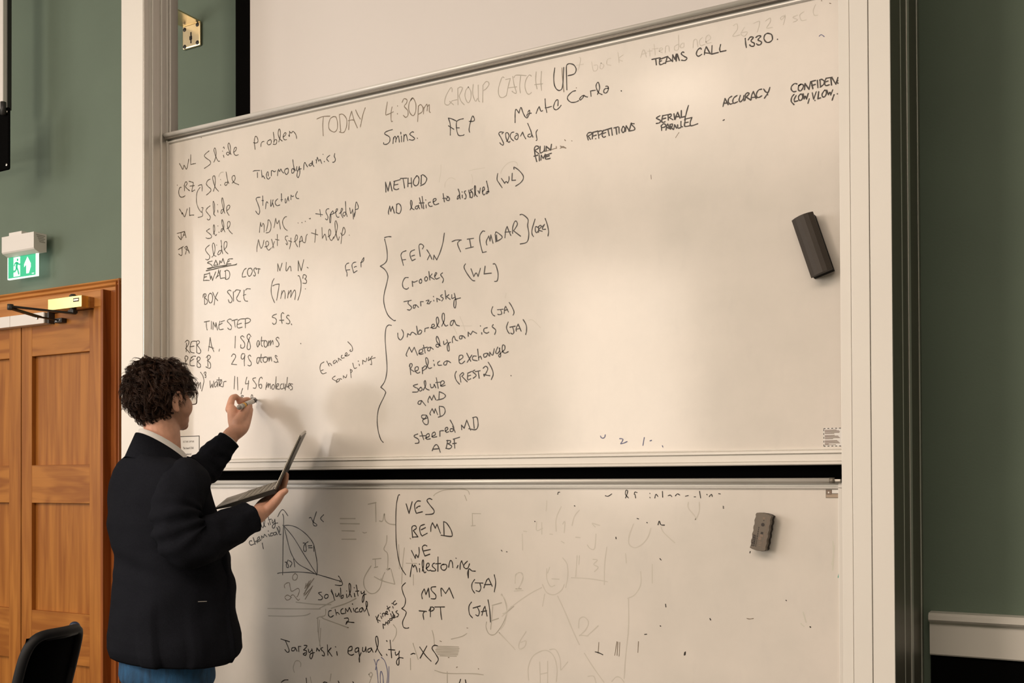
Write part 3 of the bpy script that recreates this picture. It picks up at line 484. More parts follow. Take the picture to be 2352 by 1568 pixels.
# writing
DATA = """U|b|291|words WL Slide Problem|289,10338 321,10291 358,10242 383,10298 428,10234 456,10287 475,10372;518,10432 516,10359 518,10287;518,10287 568,10290 618,10289;883,10430 818,10402 790,10370 839,10326 900,10284 911,10243 872,10220 790,10192;976,10253 1009,10308 1020,10378 1006,10444 984,10449 982,10408 1014,10331 1057,10260 1090,10251;1158,10435 1171,10441 1181,10417;1144,10388 1147,10385;1163,10324 1173,10295;1283,10329 1256,10313 1227,10326 1224,10350 1256,10353 1283,10333 1299,10382 1288,10455 1267,10482 1251,10453 1267,10387 1310,10313;1360,10337 1394,10351 1413,10380 1400,10402 1373,10390 1360,10341 1379,10298 1416,10283 1447,10288;1763,10315 1753,10389;1753,10389 1750,10420 1755,10466 1771,10495 1797,10483 1817,10433 1807,10404 1766,10402 1733,10415;1872,10335 1879,10384 1910,10401 1930,10398;2032,10402 2001,10395 1986,10367 2011,10338 2052,10345 2064,10378 2047,10405 2027,10403;2098,10500 2113,10416 2108,10355;2108,10355 2128,10390 2158,10382 2161,10347 2138,10323 2097,10335;2198,10350 2218,10399 2228,10466 2214,10523 2193,10511 2188,10450 2213,10392 2261,10350;2275,10405 2318,10421 2328,10450 2308,10457 2281,10427 2283,10381 2308,10360 2338,10358;2375,10415 2388,10393 2393,10447;2388,10463 2422,10434 2452,10452 2486,10424 2511,10382 2516,10343;728,10650 731,10646
U|b|298|words CRZ Slide|326,9981 298,9983 275,9937 281,9879 315,9840 366,9835 403,9848;391,9921 388,9995;383,9996 405,10042 434,10046 441,10012 411,9980 450,9941 495,9908;484,10048 529,10032 568,10014 562,9971 546,9932 540,9888;540,9888 568,9897 598,9905;501,9975 590,9971;243,10027 247,10023;668,9956 690,9962 735,9964;735,9964 746,9929 745,9868;905,10019 861,10009 828,9965 861,9920 910,9881 916,9849 872,9819 830,9800;968,9837 997,9909 1005,9988 992,10050 965,10054 954,10020 981,9936 1013,9875 1068,9821;1107,9987 1109,9984;1107,9908 1109,9903;1234,9924 1202,9928 1186,9907 1207,9884 1234,9900 1245,9930 1229,10012 1213,10078;1245,9946 1266,9907;1333,9902 1373,9928 1389,9965 1373,10003 1336,9996 1330,9957 1367,9905 1457,9860
U|f|264|mark faint arc|1073,10030 1089,10064 1122,10085 1159,10083
U|b|267|arrow double headed arrow|704,9928 651,9877 632,9799 635,9718 668,9634 723,9568 745,9580 762,9624 734,9629;740,9572 753,9538 745,9503 664,9497
U|b|297|words WL Slide|288,9667 326,9617 343,9582 348,9608 388,9540 422,9589 444,9649;492,9663 493,9545;493,9545 534,9547 579,9542;902,9633 850,9610 822,9574 860,9525 904,9479 899,9443 866,9434 847,9450;972,9502 991,9564 986,9653 968,9689 959,9664 970,9567 980,9501 1008,9475;1046,9634 1050,9630;1051,9550 1056,9522;1159,9550 1126,9546 1112,9508 1132,9496 1159,9530 1175,9580 1164,9661 1143,9715 1130,9697 1143,9608 1188,9491;1226,9524 1266,9540 1287,9573 1271,9595 1234,9584 1223,9534 1239,9492 1271,9450
U|b|297|words JA Slide|240,9313 393,9325;320,9316 326,9233 316,9214 263,9269;393,9323 348,9235;393,9323 422,9230;365,9274 410,9272;893,9304 849,9289 833,9275 893,9232 931,9195 915,9169 860,9167 822,9182;964,9215 991,9260 989,9316 978,9353 964,9319 975,9246 1007,9192 1032,9207;1054,9326 1058,9322;1073,9234 1078,9230;1164,9271 1132,9275 1112,9245 1126,9236 1153,9264 1169,9294 1164,9351 1140,9405 1130,9387 1142,9321 1190,9222;1230,9265 1265,9275 1290,9319 1281,9358 1250,9360 1237,9318 1255,9260 1287,9217 1334,9178
U|b|297|words JA Slide|263,9073 365,9106;337,9093 342,9003 320,8979 274,9006;388,9083 441,9098 410,8991;441,9098 466,9046 489,8995;410,9069 483,9024;887,9068 838,9045 811,9008 849,8956 893,8911 887,8875 849,8859 814,8873;936,8890 974,8918 999,8995 985,9069 964,9089 947,9065 953,9000 974,8918 1018,8893;1030,9053 1034,9050;1115,8962 1083,8966 1050,8926 1066,8910 1104,8928 1126,8981 1126,9045 1113,9110;1120,9029 1136,8956 1147,8915;1174,8968 1217,9003 1233,9056 1212,9084 1180,9070 1172,9008 1195,8950 1249,8904
U|n|326|words SAME underlined twice|942,8832 876,8828 849,8815 892,8799 936,8770 941,8741 892,8726 843,8733;971,8765 990,8800 1012,8838;1012,8838 1055,8762;974,8766 1050,8766;1082,8771 1093,8821;1093,8821 1120,8791 1152,8847;1152,8847 1184,8767;1339,8823 1281,8828 1254,8820;1254,8820 1238,8790 1222,8760;1222,8760 1307,8754;1249,8789 1281,8802
U|n|404|underline double underline|843,8733 1012,8742 1227,8744;827,8705 936,8710 1066,8721 1227,8730 1387,8733 1416,8744
U|n|309|words EWALD COST|788,8657 772,8566;772,8566 826,8566 887,8559;788,8653 838,8656 892,8666;783,8613 832,8620;892,8670 909,8573;909,8573 925,8619;925,8619 949,8553;949,8553 979,8614 1012,8670;1017,8578 1055,8638 1066,8693;1066,8693 1104,8566;1023,8593 1071,8613;1104,8681 1093,8634 1104,8566;1104,8566 1190,8569;1200,8663 1206,8552;1184,8661 1227,8672 1270,8648 1284,8599 1264,8554 1222,8540 1195,8553;1597,8662 1555,8643 1525,8591 1521,8552 1539,8544 1586,8546;1675,8655 1638,8650 1617,8606 1633,8557 1664,8546 1695,8574 1709,8620 1685,8653 1675,8655;1783,8643 1752,8647 1737,8617 1757,8584 1767,8552 1747,8536 1733,8551;1778,8628 1814,8633 1857,8624;1829,8629 1819,8566
U|k|297|word Thermodynamics|1726,10010 1759,10015 1847,10005;1806,9981 1807,9911;1878,10003 1888,9938 1893,9902;1893,9902 1913,9919 1928,9897 1944,9877;2005,9905 2005,9952 1990,9963 1972,9933 1979,9886 2010,9860 2040,9881;2063,9899 2063,9967;2063,9967 2086,9967 2116,9947 2138,9954;2174,9885 2182,9941 2192,9971;2192,9971 2212,9937 2232,9968 2257,9930 2285,9905;2341,9956 2312,9953 2302,9916 2331,9879 2361,9892 2371,9929 2356,9961 2332,9956;2470,9918 2450,9944 2428,9928 2430,9889 2450,9879 2470,9899 2470,9945 2455,10015 2448,10064;2470,9945 2494,9907;2519,9960 2514,9915 2539,9896 2563,9957;2563,9957 2573,9868 2548,9807 2524,9822 2524,9860 2548,9910 2597,9919;2641,9896 2646,9971 2661,9993 2680,9966 2707,9926;2772,9967 2743,9957 2733,9943 2758,9932 2782,9947 2791,9998 2796,9949 2817,9917;2859,9953 2863,9984 2878,10030;2878,10030 2902,9974;2902,9974 2926,9993 2952,9936;2849,9999 2865,9994;2974,10057 2977,10053;2996,9957 2999,9951;3092,10025 3049,10004 3040,9979 3073,9944;3174,10035 3167,9997 3186,9957 3171,9926 3141,9923
U|k|300|word Structure|1859,9629 1800,9631 1781,9610 1810,9552 1846,9462 1846,9415 1828,9394 1799,9413 1774,9446;1902,9641 1905,9508;1887,9579 1918,9576;1907,9579 1912,9571;1955,9454 1965,9524 1979,9549 2001,9527;2052,9566 2048,9482 2065,9487 2085,9539 2093,9561;2083,9523 2105,9459;2178,9563 2141,9539 2135,9501 2166,9470 2214,9474;2244,9625 2246,9517;2234,9542 2266,9539;2314,9546 2311,9501 2330,9492 2365,9566;2365,9566 2367,9539 2377,9507;2415,9519 2415,9582;2415,9582 2435,9561 2464,9564;2528,9615 2504,9582 2499,9552 2523,9522 2552,9518
U|b|285|words MDMC|1843,9138 1850,9208 1864,9276;1864,9276 1879,9216 1907,9259;1907,9259 1927,9229 1927,9132;1966,9143 1993,9221 1999,9290;1999,9290 2024,9287 2054,9229 2049,9160 2019,9121 1966,9118;2110,9172 2140,9297;2140,9297 2165,9222 2200,9265;2200,9265 2225,9141;2333,9296 2305,9294 2270,9256 2265,9211 2300,9142 2349,9104;2537,9187 2540,9183;2606,9183 2609,9180;2666,9192 2669,9189;2736,9221 2751,9213 2759,9222
U|k|274|words + speed up|2847,9272 2967,9243;2919,9319 2933,9223;3074,9308 3043,9310 3022,9283 3033,9248 3056,9208 3052,9171 3033,9167 3014,9182;3099,9236 3108,9186 3099,9120 3087,9137 3091,9203 3118,9256 3141,9271 3148,9241 3127,9228 3094,9227;3155,9236 3202,9256 3221,9287 3198,9286 3188,9250 3197,9205 3221,9176 3244,9178;3249,9224 3282,9238 3305,9272 3291,9288 3277,9261 3277,9217 3309,9161;3351,9226 3323,9229 3309,9198 3332,9180 3356,9207 3359,9265 3352,9370;3360,9221 3381,9167;3423,9275 3430,9234 3443,9199 3471,9244;3471,9251 3484,9120;3494,9145 3512,9194 3517,9282 3528,9335 3544,9326 3564,9275 3558,9247 3517,9241;3494,9145 3498,9189 3517,9208
U|b|280|words Next steps + help|1796,8875 1798,8941 1824,9040;1824,9040 1850,8951 1875,8913 1906,8953 1924,9020;1940,8926 1983,8928 2013,8964 1993,8997 1962,8993 1962,8946 1988,8889 2018,8872 2054,8897;2064,9016 2104,8892;2117,8979 2074,8895;2168,9071 2169,8915;2136,9007 2200,8989;2356,9026 2324,9028 2310,8999 2334,8965 2352,8925 2342,8907 2324,8932;2414,8994 2408,8919 2386,8847;2372,8961 2428,8939;2468,8935 2512,8953 2530,8996 2507,9025 2487,8986 2492,8924 2531,8859;2561,8852 2571,8946 2595,8996 2610,8972 2605,8934 2561,8924;2610,8972 2619,8925 2648,8903 2668,8912 2678,8979 2699,9010;2772,9022 2882,8981;2849,9058 2830,8886;2954,9072 2961,8927;2961,8927 2985,8958 3009,8974 3032,8893;3056,8935 3094,8953 3103,9004 3084,9034 3070,9008 3075,8940 3098,8892 3126,8882 3152,8923;3152,8901 3192,8963 3216,9050 3202,9118 3188,9133 3176,9106 3183,9009 3211,8902 3229,8870 3250,8912;3271,8961 3290,8930;3290,8930 3299,8980 3318,9030 3337,9013 3346,8975 3332,8939 3295,8925;3290,8930 3276,8819;3413,8917 3417,8913
U|n|297|words N ln N|2176,8561 2176,8665;2176,8665 2214,8563;2214,8563 2254,8664;2329,8668 2323,8561 2343,8552;2343,8552 2388,8608 2408,8591 2415,8543;2540,8532 2541,8668;2541,8668 2594,8528;2594,8528 2638,8672;2696,8563 2717,8550
U|k|286|letters FEP|3407,8547 3372,8540 3349,8509 3358,8457 3376,8418 3376,8375;3366,8457 3423,8456;3524,8546 3483,8543 3458,8513 3469,8460 3487,8408;3487,8408 3542,8431;3496,8481 3515,8489 3533,8487;3608,8472 3610,8534 3651,8591 3653,8566 3638,8542 3601,8531
U|b|297|words (7nm) cubed|2112,8468 2077,8421 2056,8331 2066,8237 2117,8133;2084,8367 2137,8381 2202,8382;2202,8382 2187,8303 2155,8162;2227,8181 2252,8286;2237,8222 2282,8285 2307,8239 2304,8170;2351,8177 2371,8275;2361,8218 2414,8278 2406,8180;2406,8180 2470,8273 2493,8229 2480,8143;2535,8464 2560,8454 2587,8383 2589,8307 2573,8222 2533,8131;2623,8421 2628,8462 2657,8465 2684,8442 2667,8413 2657,8410 2686,8381 2676,8348 2620,8355;2666,8274 2669,8271
U|b|310|words BOX SIZE|759,8326 770,8369 808,8372 824,8348 792,8319;786,8372 794,8222;791,8315 841,8282 846,8242 819,8220 791,8224;901,8373 874,8352 865,8296 890,8238 928,8239 950,8289 939,8350 907,8373;952,8381 988,8317 1051,8252;1053,8373 999,8293 980,8200;1308,8368 1278,8383 1236,8363 1289,8307 1329,8248 1310,8206 1273,8209 1255,8250;1351,8352 1355,8218;1374,8350 1411,8374 1485,8360;1485,8360 1437,8293 1411,8252 1447,8210 1487,8204;1555,8357 1550,8260 1573,8207 1620,8195;1537,8286 1589,8294;1581,8355 1610,8372 1672,8364
U|n|306|words TIMESTEP 5fs|786,7967 890,7974;826,7963 829,7890 843,7848;928,7967 924,7855;955,7847 960,7952;960,7952 1004,7877;1004,7877 1015,7940;1015,7940 1044,7833;1090,7954 1069,7872 1090,7835 1160,7838;1069,7900 1139,7923;1112,7945 1182,7958;1318,7960 1278,7971 1233,7947 1278,7904 1315,7862 1304,7823 1272,7824 1240,7848;1323,7944 1426,7956;1368,7945 1386,7849;1442,7947 1421,7862 1447,7832 1520,7839;1426,7881 1505,7895;1458,7942 1489,7955 1573,7952;1578,7944 1578,7823;1578,7952 1630,7954 1675,7929 1646,7896 1568,7884;2154,7972 2091,7958 2076,7936 2126,7917 2151,7884 2136,7843 2101,7834 2078,7855;2283,7967 2261,7982 2236,7954 2241,7884 2254,7834;2208,7881 2283,7877;2381,7927 2356,7940 2331,7916 2371,7878 2393,7842 2365,7821 2326,7832;2415,7816 2425,7803
U|b|323|words REB A 158 atoms|424,7559 430,7684;404,7702 441,7726 480,7705 463,7658 413,7608;413,7608 497,7538;527,7698 508,7647 508,7558 586,7532;497,7627 581,7632;527,7694 558,7704 625,7700;631,7695 636,7533;625,7695 669,7705 692,7675 647,7650;647,7638 697,7586 717,7544 691,7518 647,7529;867,7543 902,7733;902,7733 933,7603 976,7526;873,7607 968,7576;1084,7557 1074,7526;1387,7719 1381,7554;1552,7695 1520,7715 1487,7700 1510,7667 1557,7617 1562,7565 1530,7540 1488,7555 1491,7590;1682,7694 1651,7729 1619,7722 1609,7684 1645,7634 1671,7570 1666,7527 1635,7514 1609,7535 1619,7597 1661,7688;1831,7622 1805,7623 1792,7578 1805,7539 1826,7568 1836,7613;1836,7613 1841,7567;1879,7674 1872,7572 1897,7540;1867,7621 1938,7618;1943,7622 1923,7592 1928,7545 1958,7526 1984,7557 1974,7604 1943,7622;1999,7544 2009,7609;2004,7571 2045,7615 2035,7546;2040,7553 2080,7612 2090,7558;2196,7631 2176,7649 2141,7631 2176,7590 2196,7551 2176,7521 2140,7525;2581,7537 2585,7534
U|b|324|words REB B 295 atoms|396,7461 407,7497 446,7490 458,7465 413,7415;407,7456 412,7395 441,7373;527,7477 502,7422 508,7357 591,7346;502,7414 580,7446;536,7461 558,7485 614,7482;647,7462 641,7333;630,7439 664,7469 697,7459 697,7427 647,7402;647,7402 702,7362 711,7329 680,7315 647,7329;851,7478 856,7321;823,7451 867,7482 905,7462 889,7431 845,7406;851,7406 900,7367 909,7310 883,7292 818,7317;1314,7438 1346,7469 1388,7453 1388,7417 1351,7372 1314,7327;1314,7327 1414,7315;1562,7454 1525,7465 1499,7434 1504,7395 1535,7389 1562,7423 1567,7438 1556,7360 1559,7291;1681,7415 1655,7436 1629,7414 1650,7370 1686,7329 1681,7294 1655,7284 1622,7295;1831,7391 1800,7385 1789,7339 1810,7306 1836,7352 1841,7374;1872,7433 1861,7342 1882,7318;1831,7387 1943,7385;1938,7392 1907,7367 1917,7327 1953,7318 1984,7343 1984,7381 1943,7393;1984,7335 1984,7381;1984,7343 2019,7387 2014,7326;2016,7333 2049,7385 2064,7326;2160,7386 2135,7403 2130,7380 2160,7348 2170,7316 2140,7304 2105,7320;2181,7308 2184,7305
U|b|306|words water 11,456 molecules|519,7033 536,7113;527,7065 563,7107 571,7029;619,7008 630,7100;627,7052 663,7102 669,7018;669,7034 708,7100 713,7008;711,7245 757,7190 777,7117 757,7038 733,6973;779,7221 796,7244 818,7235 812,7211 796,7203 821,7183 812,7163 796,7171;897,7111 905,7011;905,7011 938,7061;938,7061 954,7012 970,7103;1030,7093 992,7078 986,7035 1003,7018 1030,7041 1041,7088;1041,7088 1051,7020;1071,7150 1073,7055 1084,7026;1030,7116 1127,7116;1084,7042 1121,7068 1127,7100 1100,7097 1089,7054 1105,7025 1137,7016;1137,7016 1154,7019 1164,7082 1212,7088;1377,7152 1361,6972;1427,7136 1433,6955;1527,6974 1508,6940 1495,6897;1605,7127 1582,7069 1580,7034;1580,7034 1639,7039;1636,7075 1623,6952;1768,7111 1737,7108 1712,7094 1748,7053 1778,7013 1768,6967 1722,6971;1891,7093 1876,7113 1845,7099 1825,7042 1830,6987 1860,6959 1881,6977 1871,7016 1835,7007;1952,6939 1973,7035;1965,6966 2003,7022 2001,6964;2003,6972 2034,7016 2041,6947;2084,6999 2064,6976 2069,6942 2099,6940 2112,6974 2099,6999 2084,6999;2143,7107 2132,6958 2149,6938;2154,6965 2184,6986 2184,7009 2159,7003 2149,6965 2169,6933 2204,6935;2259,7002 2229,6995 2219,6954 2239,6932 2269,6940;2279,7005 2279,6951 2299,6943 2314,6995;2314,6995 2306,6915;2346,7087 2329,6956;2344,6956 2388,6976 2393,7003 2369,6993 2363,6955 2383,6931;2442,6989 2413,6994 2403,6976 2433,6952 2428,6918 2398,6915
U|b|305|words figures being written|1435,6876 1419,6861;1534,6870 1508,6875 1496,6850 1514,6846 1538,6868;1503,6850 1513,6818;1680,6823 1685,6862 1701,6877 1713,6857 1711,6830;1659,6816 1706,6830 1763,6827 1778,6803;1773,6788 1780,6765
U|m|317|word TODAY|2872,10551 2972,10565 3094,10550;2983,10559 2971,10448 2979,10306;3153,10534 3102,10516 3074,10449 3085,10375 3164,10325 3214,10354 3222,10433 3198,10517 3153,10534;3254,10534 3276,10317;3254,10543 3310,10538 3371,10470 3376,10380 3343,10306 3304,10294 3254,10312;3409,10317 3421,10452 3458,10552;3458,10552 3498,10430 3553,10315;3404,10436 3471,10435 3504,10419;3524,10558 3564,10480 3602,10425;3682,10558 3641,10467 3602,10320;2977,10340 2979,10308;3605,10350 3602,10320
U|m|305|words 4:30pm|4038,10571 4011,10420 4043,10408 4133,10426;4112,10492 4096,10414 4099,10314 4120,10306;4196,10493 4200,10489;4194,10394 4198,10387;4271,10525 4301,10565 4347,10541 4337,10500 4305,10467 4357,10403 4360,10342 4326,10321 4289,10354;4435,10551 4383,10501 4373,10417 4403,10352 4444,10323 4477,10364 4484,10457 4455,10530 4425,10553 4404,10527;4522,10433 4511,10235;4522,10429 4558,10444 4593,10395 4578,10347 4521,10327;4598,10318 4608,10401;4606,10384 4649,10432 4659,10392 4654,10346;4659,10392 4689,10419 4689,10336 4704,10318
U|k|307|words 5mins|4116,10199 4021,10189 3995,10163 4069,10111 4074,10054 4031,10025 3983,10030 3978,10052;4126,10016 4132,10093;4129,10063 4153,10106 4172,10077 4168,10031;4171,10056 4205,10102 4221,10056 4226,10017;4249,10142 4250,10120;4257,10093 4260,10016;4293,10015 4299,10104;4299,10078 4330,10099 4356,10017;4449,10109 4423,10118 4389,10093 4433,10056 4464,10025 4433,10011 4382,10026;4503,10025 4507,10021
U|f|282|word GROUP|5029,10519 5029,10561 5005,10570 4940,10486 4920,10397 4964,10364 4999,10379 5029,10407;4994,10405 5053,10352;5029,10407 5102,10408;5113,10550 5117,10341;5113,10546 5152,10557 5181,10533 5132,10450;5132,10450 5161,10379 5209,10324;5268,10535 5230,10499 5218,10435 5239,10373 5268,10339 5302,10386 5305,10469 5268,10535;5338,10552 5331,10439 5369,10341 5398,10369;5410,10532 5412,10358 5431,10322;5479,10518 5474,10310;5479,10518 5518,10552 5551,10546 5563,10511 5527,10469 5489,10453
U|f|274|word CATCH|5776,10556 5748,10561 5706,10468 5696,10388 5719,10331 5761,10315 5808,10331;5864,10527 5836,10443 5808,10331;5897,10545 5915,10445 5946,10342 5919,10341 5887,10369;5836,10419 5951,10410;5799,10527 5864,10527;5915,10530 5947,10552 6084,10519;6007,10532 5992,10414 6001,10328;6155,10500 6120,10518 6075,10463 6065,10384 6092,10307 6124,10289 6151,10304;6217,10540 6210,10437 6228,10334;6289,10530 6280,10408 6289,10303;6197,10389 6304,10381
U|k|319|word UP|6467,10538 6453,10446 6459,10342 6494,10276 6538,10260 6569,10306 6585,10519;6618,10509 6624,10248;6618,10509 6627,10543 6662,10549 6714,10525 6746,10468 6722,10418 6639,10412
U|m|254|mark faint second stroke of UP|6561,10520 6569,10385 6586,10232;6745,10251 6749,10247
U|k|306|words Monte Carlo|5927,9980 5927,10040;5927,10040 5930,10112 5944,10138 5981,10087;5981,10087 6008,10151 6035,10086 6062,10033 6090,10010 6112,10032 6128,10070 6122,10096 6103,10074;6090,10028 6099,10055 6149,10056;6216,10042 6234,10083 6257,10117;6257,10117 6279,10059 6301,10059;6335,10194 6342,10104 6359,10027;6337,10087 6377,10085 6422,10089;6505,10082 6506,10149 6475,10143 6448,10085 6457,10052 6488,10038 6523,10056 6547,10079;6737,10217 6694,10213 6641,10176 6632,10138 6676,10093 6736,10084 6775,10093;6844,10143 6814,10137 6788,10110 6801,10098 6831,10118 6846,10142 6861,10128 6891,10115;6936,10114 6929,10178;6929,10178 6951,10178 6991,10175;7018,10123 7044,10187 7036,10243 7023,10261 7003,10241 7002,10203 7031,10140 7075,10110;7123,10196 7148,10191 7154,10155 7131,10121 7102,10126 7096,10151 7115,10170 7154,10167;7314,10110 7318,10104
U|k|310|letters FEP|5002,9981 5003,10073 4998,10132 4974,10199;4974,10199 5023,10182 5096,10140;4973,10104 5054,10046;5194,10154 5140,10153 5096,10132 5093,10057 5120,9963 5188,9948 5203,9956;5089,10058 5135,10050;5285,9969 5276,10010 5296,10090 5325,10163 5349,10138 5353,10109 5334,10098 5278,10107
U|k|288|word Seconds|5767,9891 5721,9901 5700,9884 5730,9830 5765,9759 5757,9736 5734,9748 5714,9772;5767,9891 5744,9875;5808,9773 5822,9783 5841,9836 5823,9876 5797,9872 5799,9827 5818,9775 5845,9756 5855,9765;5911,9869 5878,9867 5858,9834 5873,9795 5907,9762;5952,9826 5924,9811 5926,9786 5952,9771 5970,9799 5961,9841 5938,9846;6002,9806 6007,9813 6030,9850;6030,9850 6048,9802 6072,9762;6134,9808 6107,9805 6102,9785 6134,9772 6152,9793 6143,9843 6100,9942;6148,9818 6170,9765;6233,9844 6213,9815 6219,9766 6225,9725 6213,9718
U|k|349|word REPETITIONS|6880,9670 6897,9613;6880,9670 6897,9694 6935,9695 6939,9675 6897,9659;6897,9659 6926,9615;6956,9688 6948,9620;6952,9691 7020,9697;6949,9647 6999,9654;6990,9614 6993,9611;7020,9689 7032,9610;7020,9689 7066,9693 7073,9665 7032,9648;7087,9693 7073,9642 7091,9612 7114,9618;7079,9656 7120,9663;7087,9690 7192,9703;7146,9695 7162,9621;7190,9703 7201,9619;7221,9698 7274,9704;7246,9701 7256,9621;7283,9693 7286,9628;7332,9695 7317,9663 7328,9630 7348,9635 7355,9672 7340,9695 7332,9695;7363,9636 7373,9699;7373,9699 7410,9636;7410,9636 7435,9719;7471,9704 7430,9712 7475,9659 7467,9634 7406,9633
U|k|361|words RUN TIME|6189,9619 6198,9550;6189,9627 6210,9652 6246,9638 6241,9619 6192,9603;6192,9603 6254,9549;6268,9639 6263,9576 6281,9559 6321,9583 6326,9634;6326,9598 6330,9573;6348,9570 6348,9626;6348,9626 6406,9573;6406,9573 6418,9639;6184,9534 6236,9540;6200,9534 6221,9464;6254,9533 6256,9469;6276,9474 6281,9533;6281,9533 6308,9489;6308,9489 6334,9533;6334,9533 6337,9481;6348,9527 6339,9477 6399,9475;6343,9500 6388,9509;6352,9522 6416,9534
U|m|255|smudge smeared marks beside RUN|6321,9567 6485,9584;6481,9605 6485,9581;6534,9600 6608,9563;6533,9573 6569,9583;6569,9591 6608,9565;6542,9583 6599,9570;6591,9666 6604,9652;6682,9639 6689,9634
U|k|347|word METHOD|4011,9405 4004,9535;4004,9535 4046,9414;4046,9414 4078,9528;4078,9528 4109,9406;4146,9514 4135,9438 4177,9413 4212,9419;4139,9477 4204,9479;4136,9524 4240,9534;4240,9548 4341,9538;4282,9542 4305,9416;4360,9535 4356,9426;4409,9532 4414,9412;4360,9467 4416,9463;4494,9546 4452,9505 4442,9455 4473,9421 4514,9436 4529,9494 4514,9534 4494,9546;4565,9535 4559,9430;4560,9536 4590,9544 4638,9504 4646,9477 4615,9431 4549,9410
U|k|326|words MD lattice to dissolved|4055,9111 4050,9139 4071,9214;4071,9214 4087,9143;4087,9143 4114,9204;4114,9204 4145,9114;4182,9225 4173,9114;4177,9217 4213,9228 4246,9191 4249,9139 4223,9099 4181,9115;4391,9125 4415,9169 4420,9219 4405,9243 4395,9223 4400,9179 4420,9138 4451,9120;4513,9160 4477,9156 4472,9132 4497,9122 4518,9151 4523,9167;4521,9151 4535,9119;4533,9259 4574,9123;4574,9271 4599,9112;4533,9192 4604,9186;4628,9220 4632,9217;4633,9157 4636,9116;4700,9182 4673,9177 4675,9147 4700,9127 4727,9128;4741,9177 4786,9196 4776,9218 4746,9210 4746,9168 4771,9139 4826,9147;4891,9264 4910,9158;4886,9204 4935,9201;4945,9225 4960,9206 4940,9192 4945,9175 4980,9166 4985,9190 4965,9218;5137,9207 5107,9199 5102,9166 5127,9183 5137,9224 5115,9289;5132,9224 5143,9163;5171,9247 5175,9243;5173,9206 5176,9173;5225,9253 5205,9239 5229,9194 5224,9158 5205,9158;5268,9255 5278,9213 5287,9162;5311,9225 5287,9220 5292,9169 5316,9158 5328,9198 5311,9233 5287,9253;5301,9261 5304,9257;5320,9265 5323,9261;5347,9166 5364,9217 5366,9283 5355,9297 5350,9260 5364,9193 5391,9160;5403,9228 5422,9193;5422,9193 5436,9258;5467,9211 5493,9232 5489,9262 5469,9252 5467,9195 5483,9168 5502,9174;5550,9200 5526,9199 5519,9180 5536,9177 5550,9216 5538,9275 5524,9330;5545,9225 5559,9192
U|k|302|letters (WL)|5683,9401 5673,9329 5705,9276 5744,9218;5734,9333 5780,9267;5780,9267 5799,9287 5822,9264;5822,9264 5840,9301 5840,9342;5885,9373 5880,9288;5880,9288 5932,9284;5910,9420 5910,9445 5974,9399 6033,9326 6033,9278 5992,9239 5932,9212
U|k|323|bracket curly brace beside FEP list|3989,8816 4045,8822 4093,8814;3989,8796 4022,8666 4029,8545 4000,8488 3918,8451;3918,8451 3992,8399 4039,8316 4021,8222 3976,8070 3979,7949 4034,7813 4122,7734 4158,7728
U|k|320|words FEP lambda N TI [MBAR] (CRZ)|4325,8608 4270,8596 4245,8558 4262,8496 4284,8425;4267,8496 4320,8496;4456,8606 4406,8593 4385,8560 4399,8505 4420,8470;4420,8470 4467,8486;4413,8530 4456,8537;4544,8511 4525,8645 4556,8668 4595,8637 4577,8604;4644,8585 4689,8521 4719,8459;4685,8510 4651,8457;4745,8451 4752,8505;4752,8505 4793,8442;4793,8442 4842,8528 4884,8640 4908,8765;5021,8645 5083,8658 5157,8649;5137,8646 5103,8609 5147,8504;5245,8650 5336,8650;5278,8650 5298,8541;5220,8535 5331,8545;5495,8718 5465,8722 5425,8669 5431,8577 5464,8460;5464,8460 5517,8465;5526,8546 5517,8590 5553,8654;5553,8654 5570,8590;5570,8590 5583,8662;5583,8662 5613,8557;5655,8575 5642,8667;5649,8675 5662,8689 5739,8627 5720,8595 5648,8570;5668,8579 5661,8653;5780,8605 5791,8694 5811,8739;5811,8739 5839,8671 5862,8624;5781,8673 5862,8669;5887,8647 5888,8716 5913,8780 5939,8786 5951,8742 5900,8675;5900,8675 5995,8600;5990,8858 6028,8855 6097,8791 6093,8713 6109,8611 6083,8520 5991,8506;6194,8781 6153,8662 6153,8606 6172,8574;6234,8674 6201,8689 6197,8640 6215,8615 6247,8645;6240,8618 6241,8684;6234,8680 6266,8698 6275,8675 6241,8646 6290,8623;6290,8678 6321,8702;6321,8702 6290,8651 6334,8642;6330,8770 6358,8692 6374,8613 6366,8559
U|k|327|words Crookes (WL)|4358,8261 4305,8260 4268,8198 4283,8137 4333,8115 4362,8130;4426,8142 4419,8207;4419,8207 4448,8193 4497,8206;4554,8224 4529,8209 4533,8173 4561,8176 4565,8205 4547,8221;4632,8246 4611,8230 4617,8194 4646,8197 4653,8226 4632,8246;4674,8306 4688,8199;4723,8272 4688,8240;4688,8240 4757,8198;4765,8238 4793,8271 4772,8279 4762,8233 4785,8201 4834,8214;4878,8268 4851,8247 4892,8191 4878,8146;5217,8347 5196,8305 5243,8220 5310,8139 5350,8124;5297,8278 5337,8177;5337,8177 5370,8219 5399,8173;5399,8173 5433,8270;5499,8288 5485,8196;5485,8196 5588,8195;5614,8305 5647,8293 5681,8188 5672,8098 5633,8089
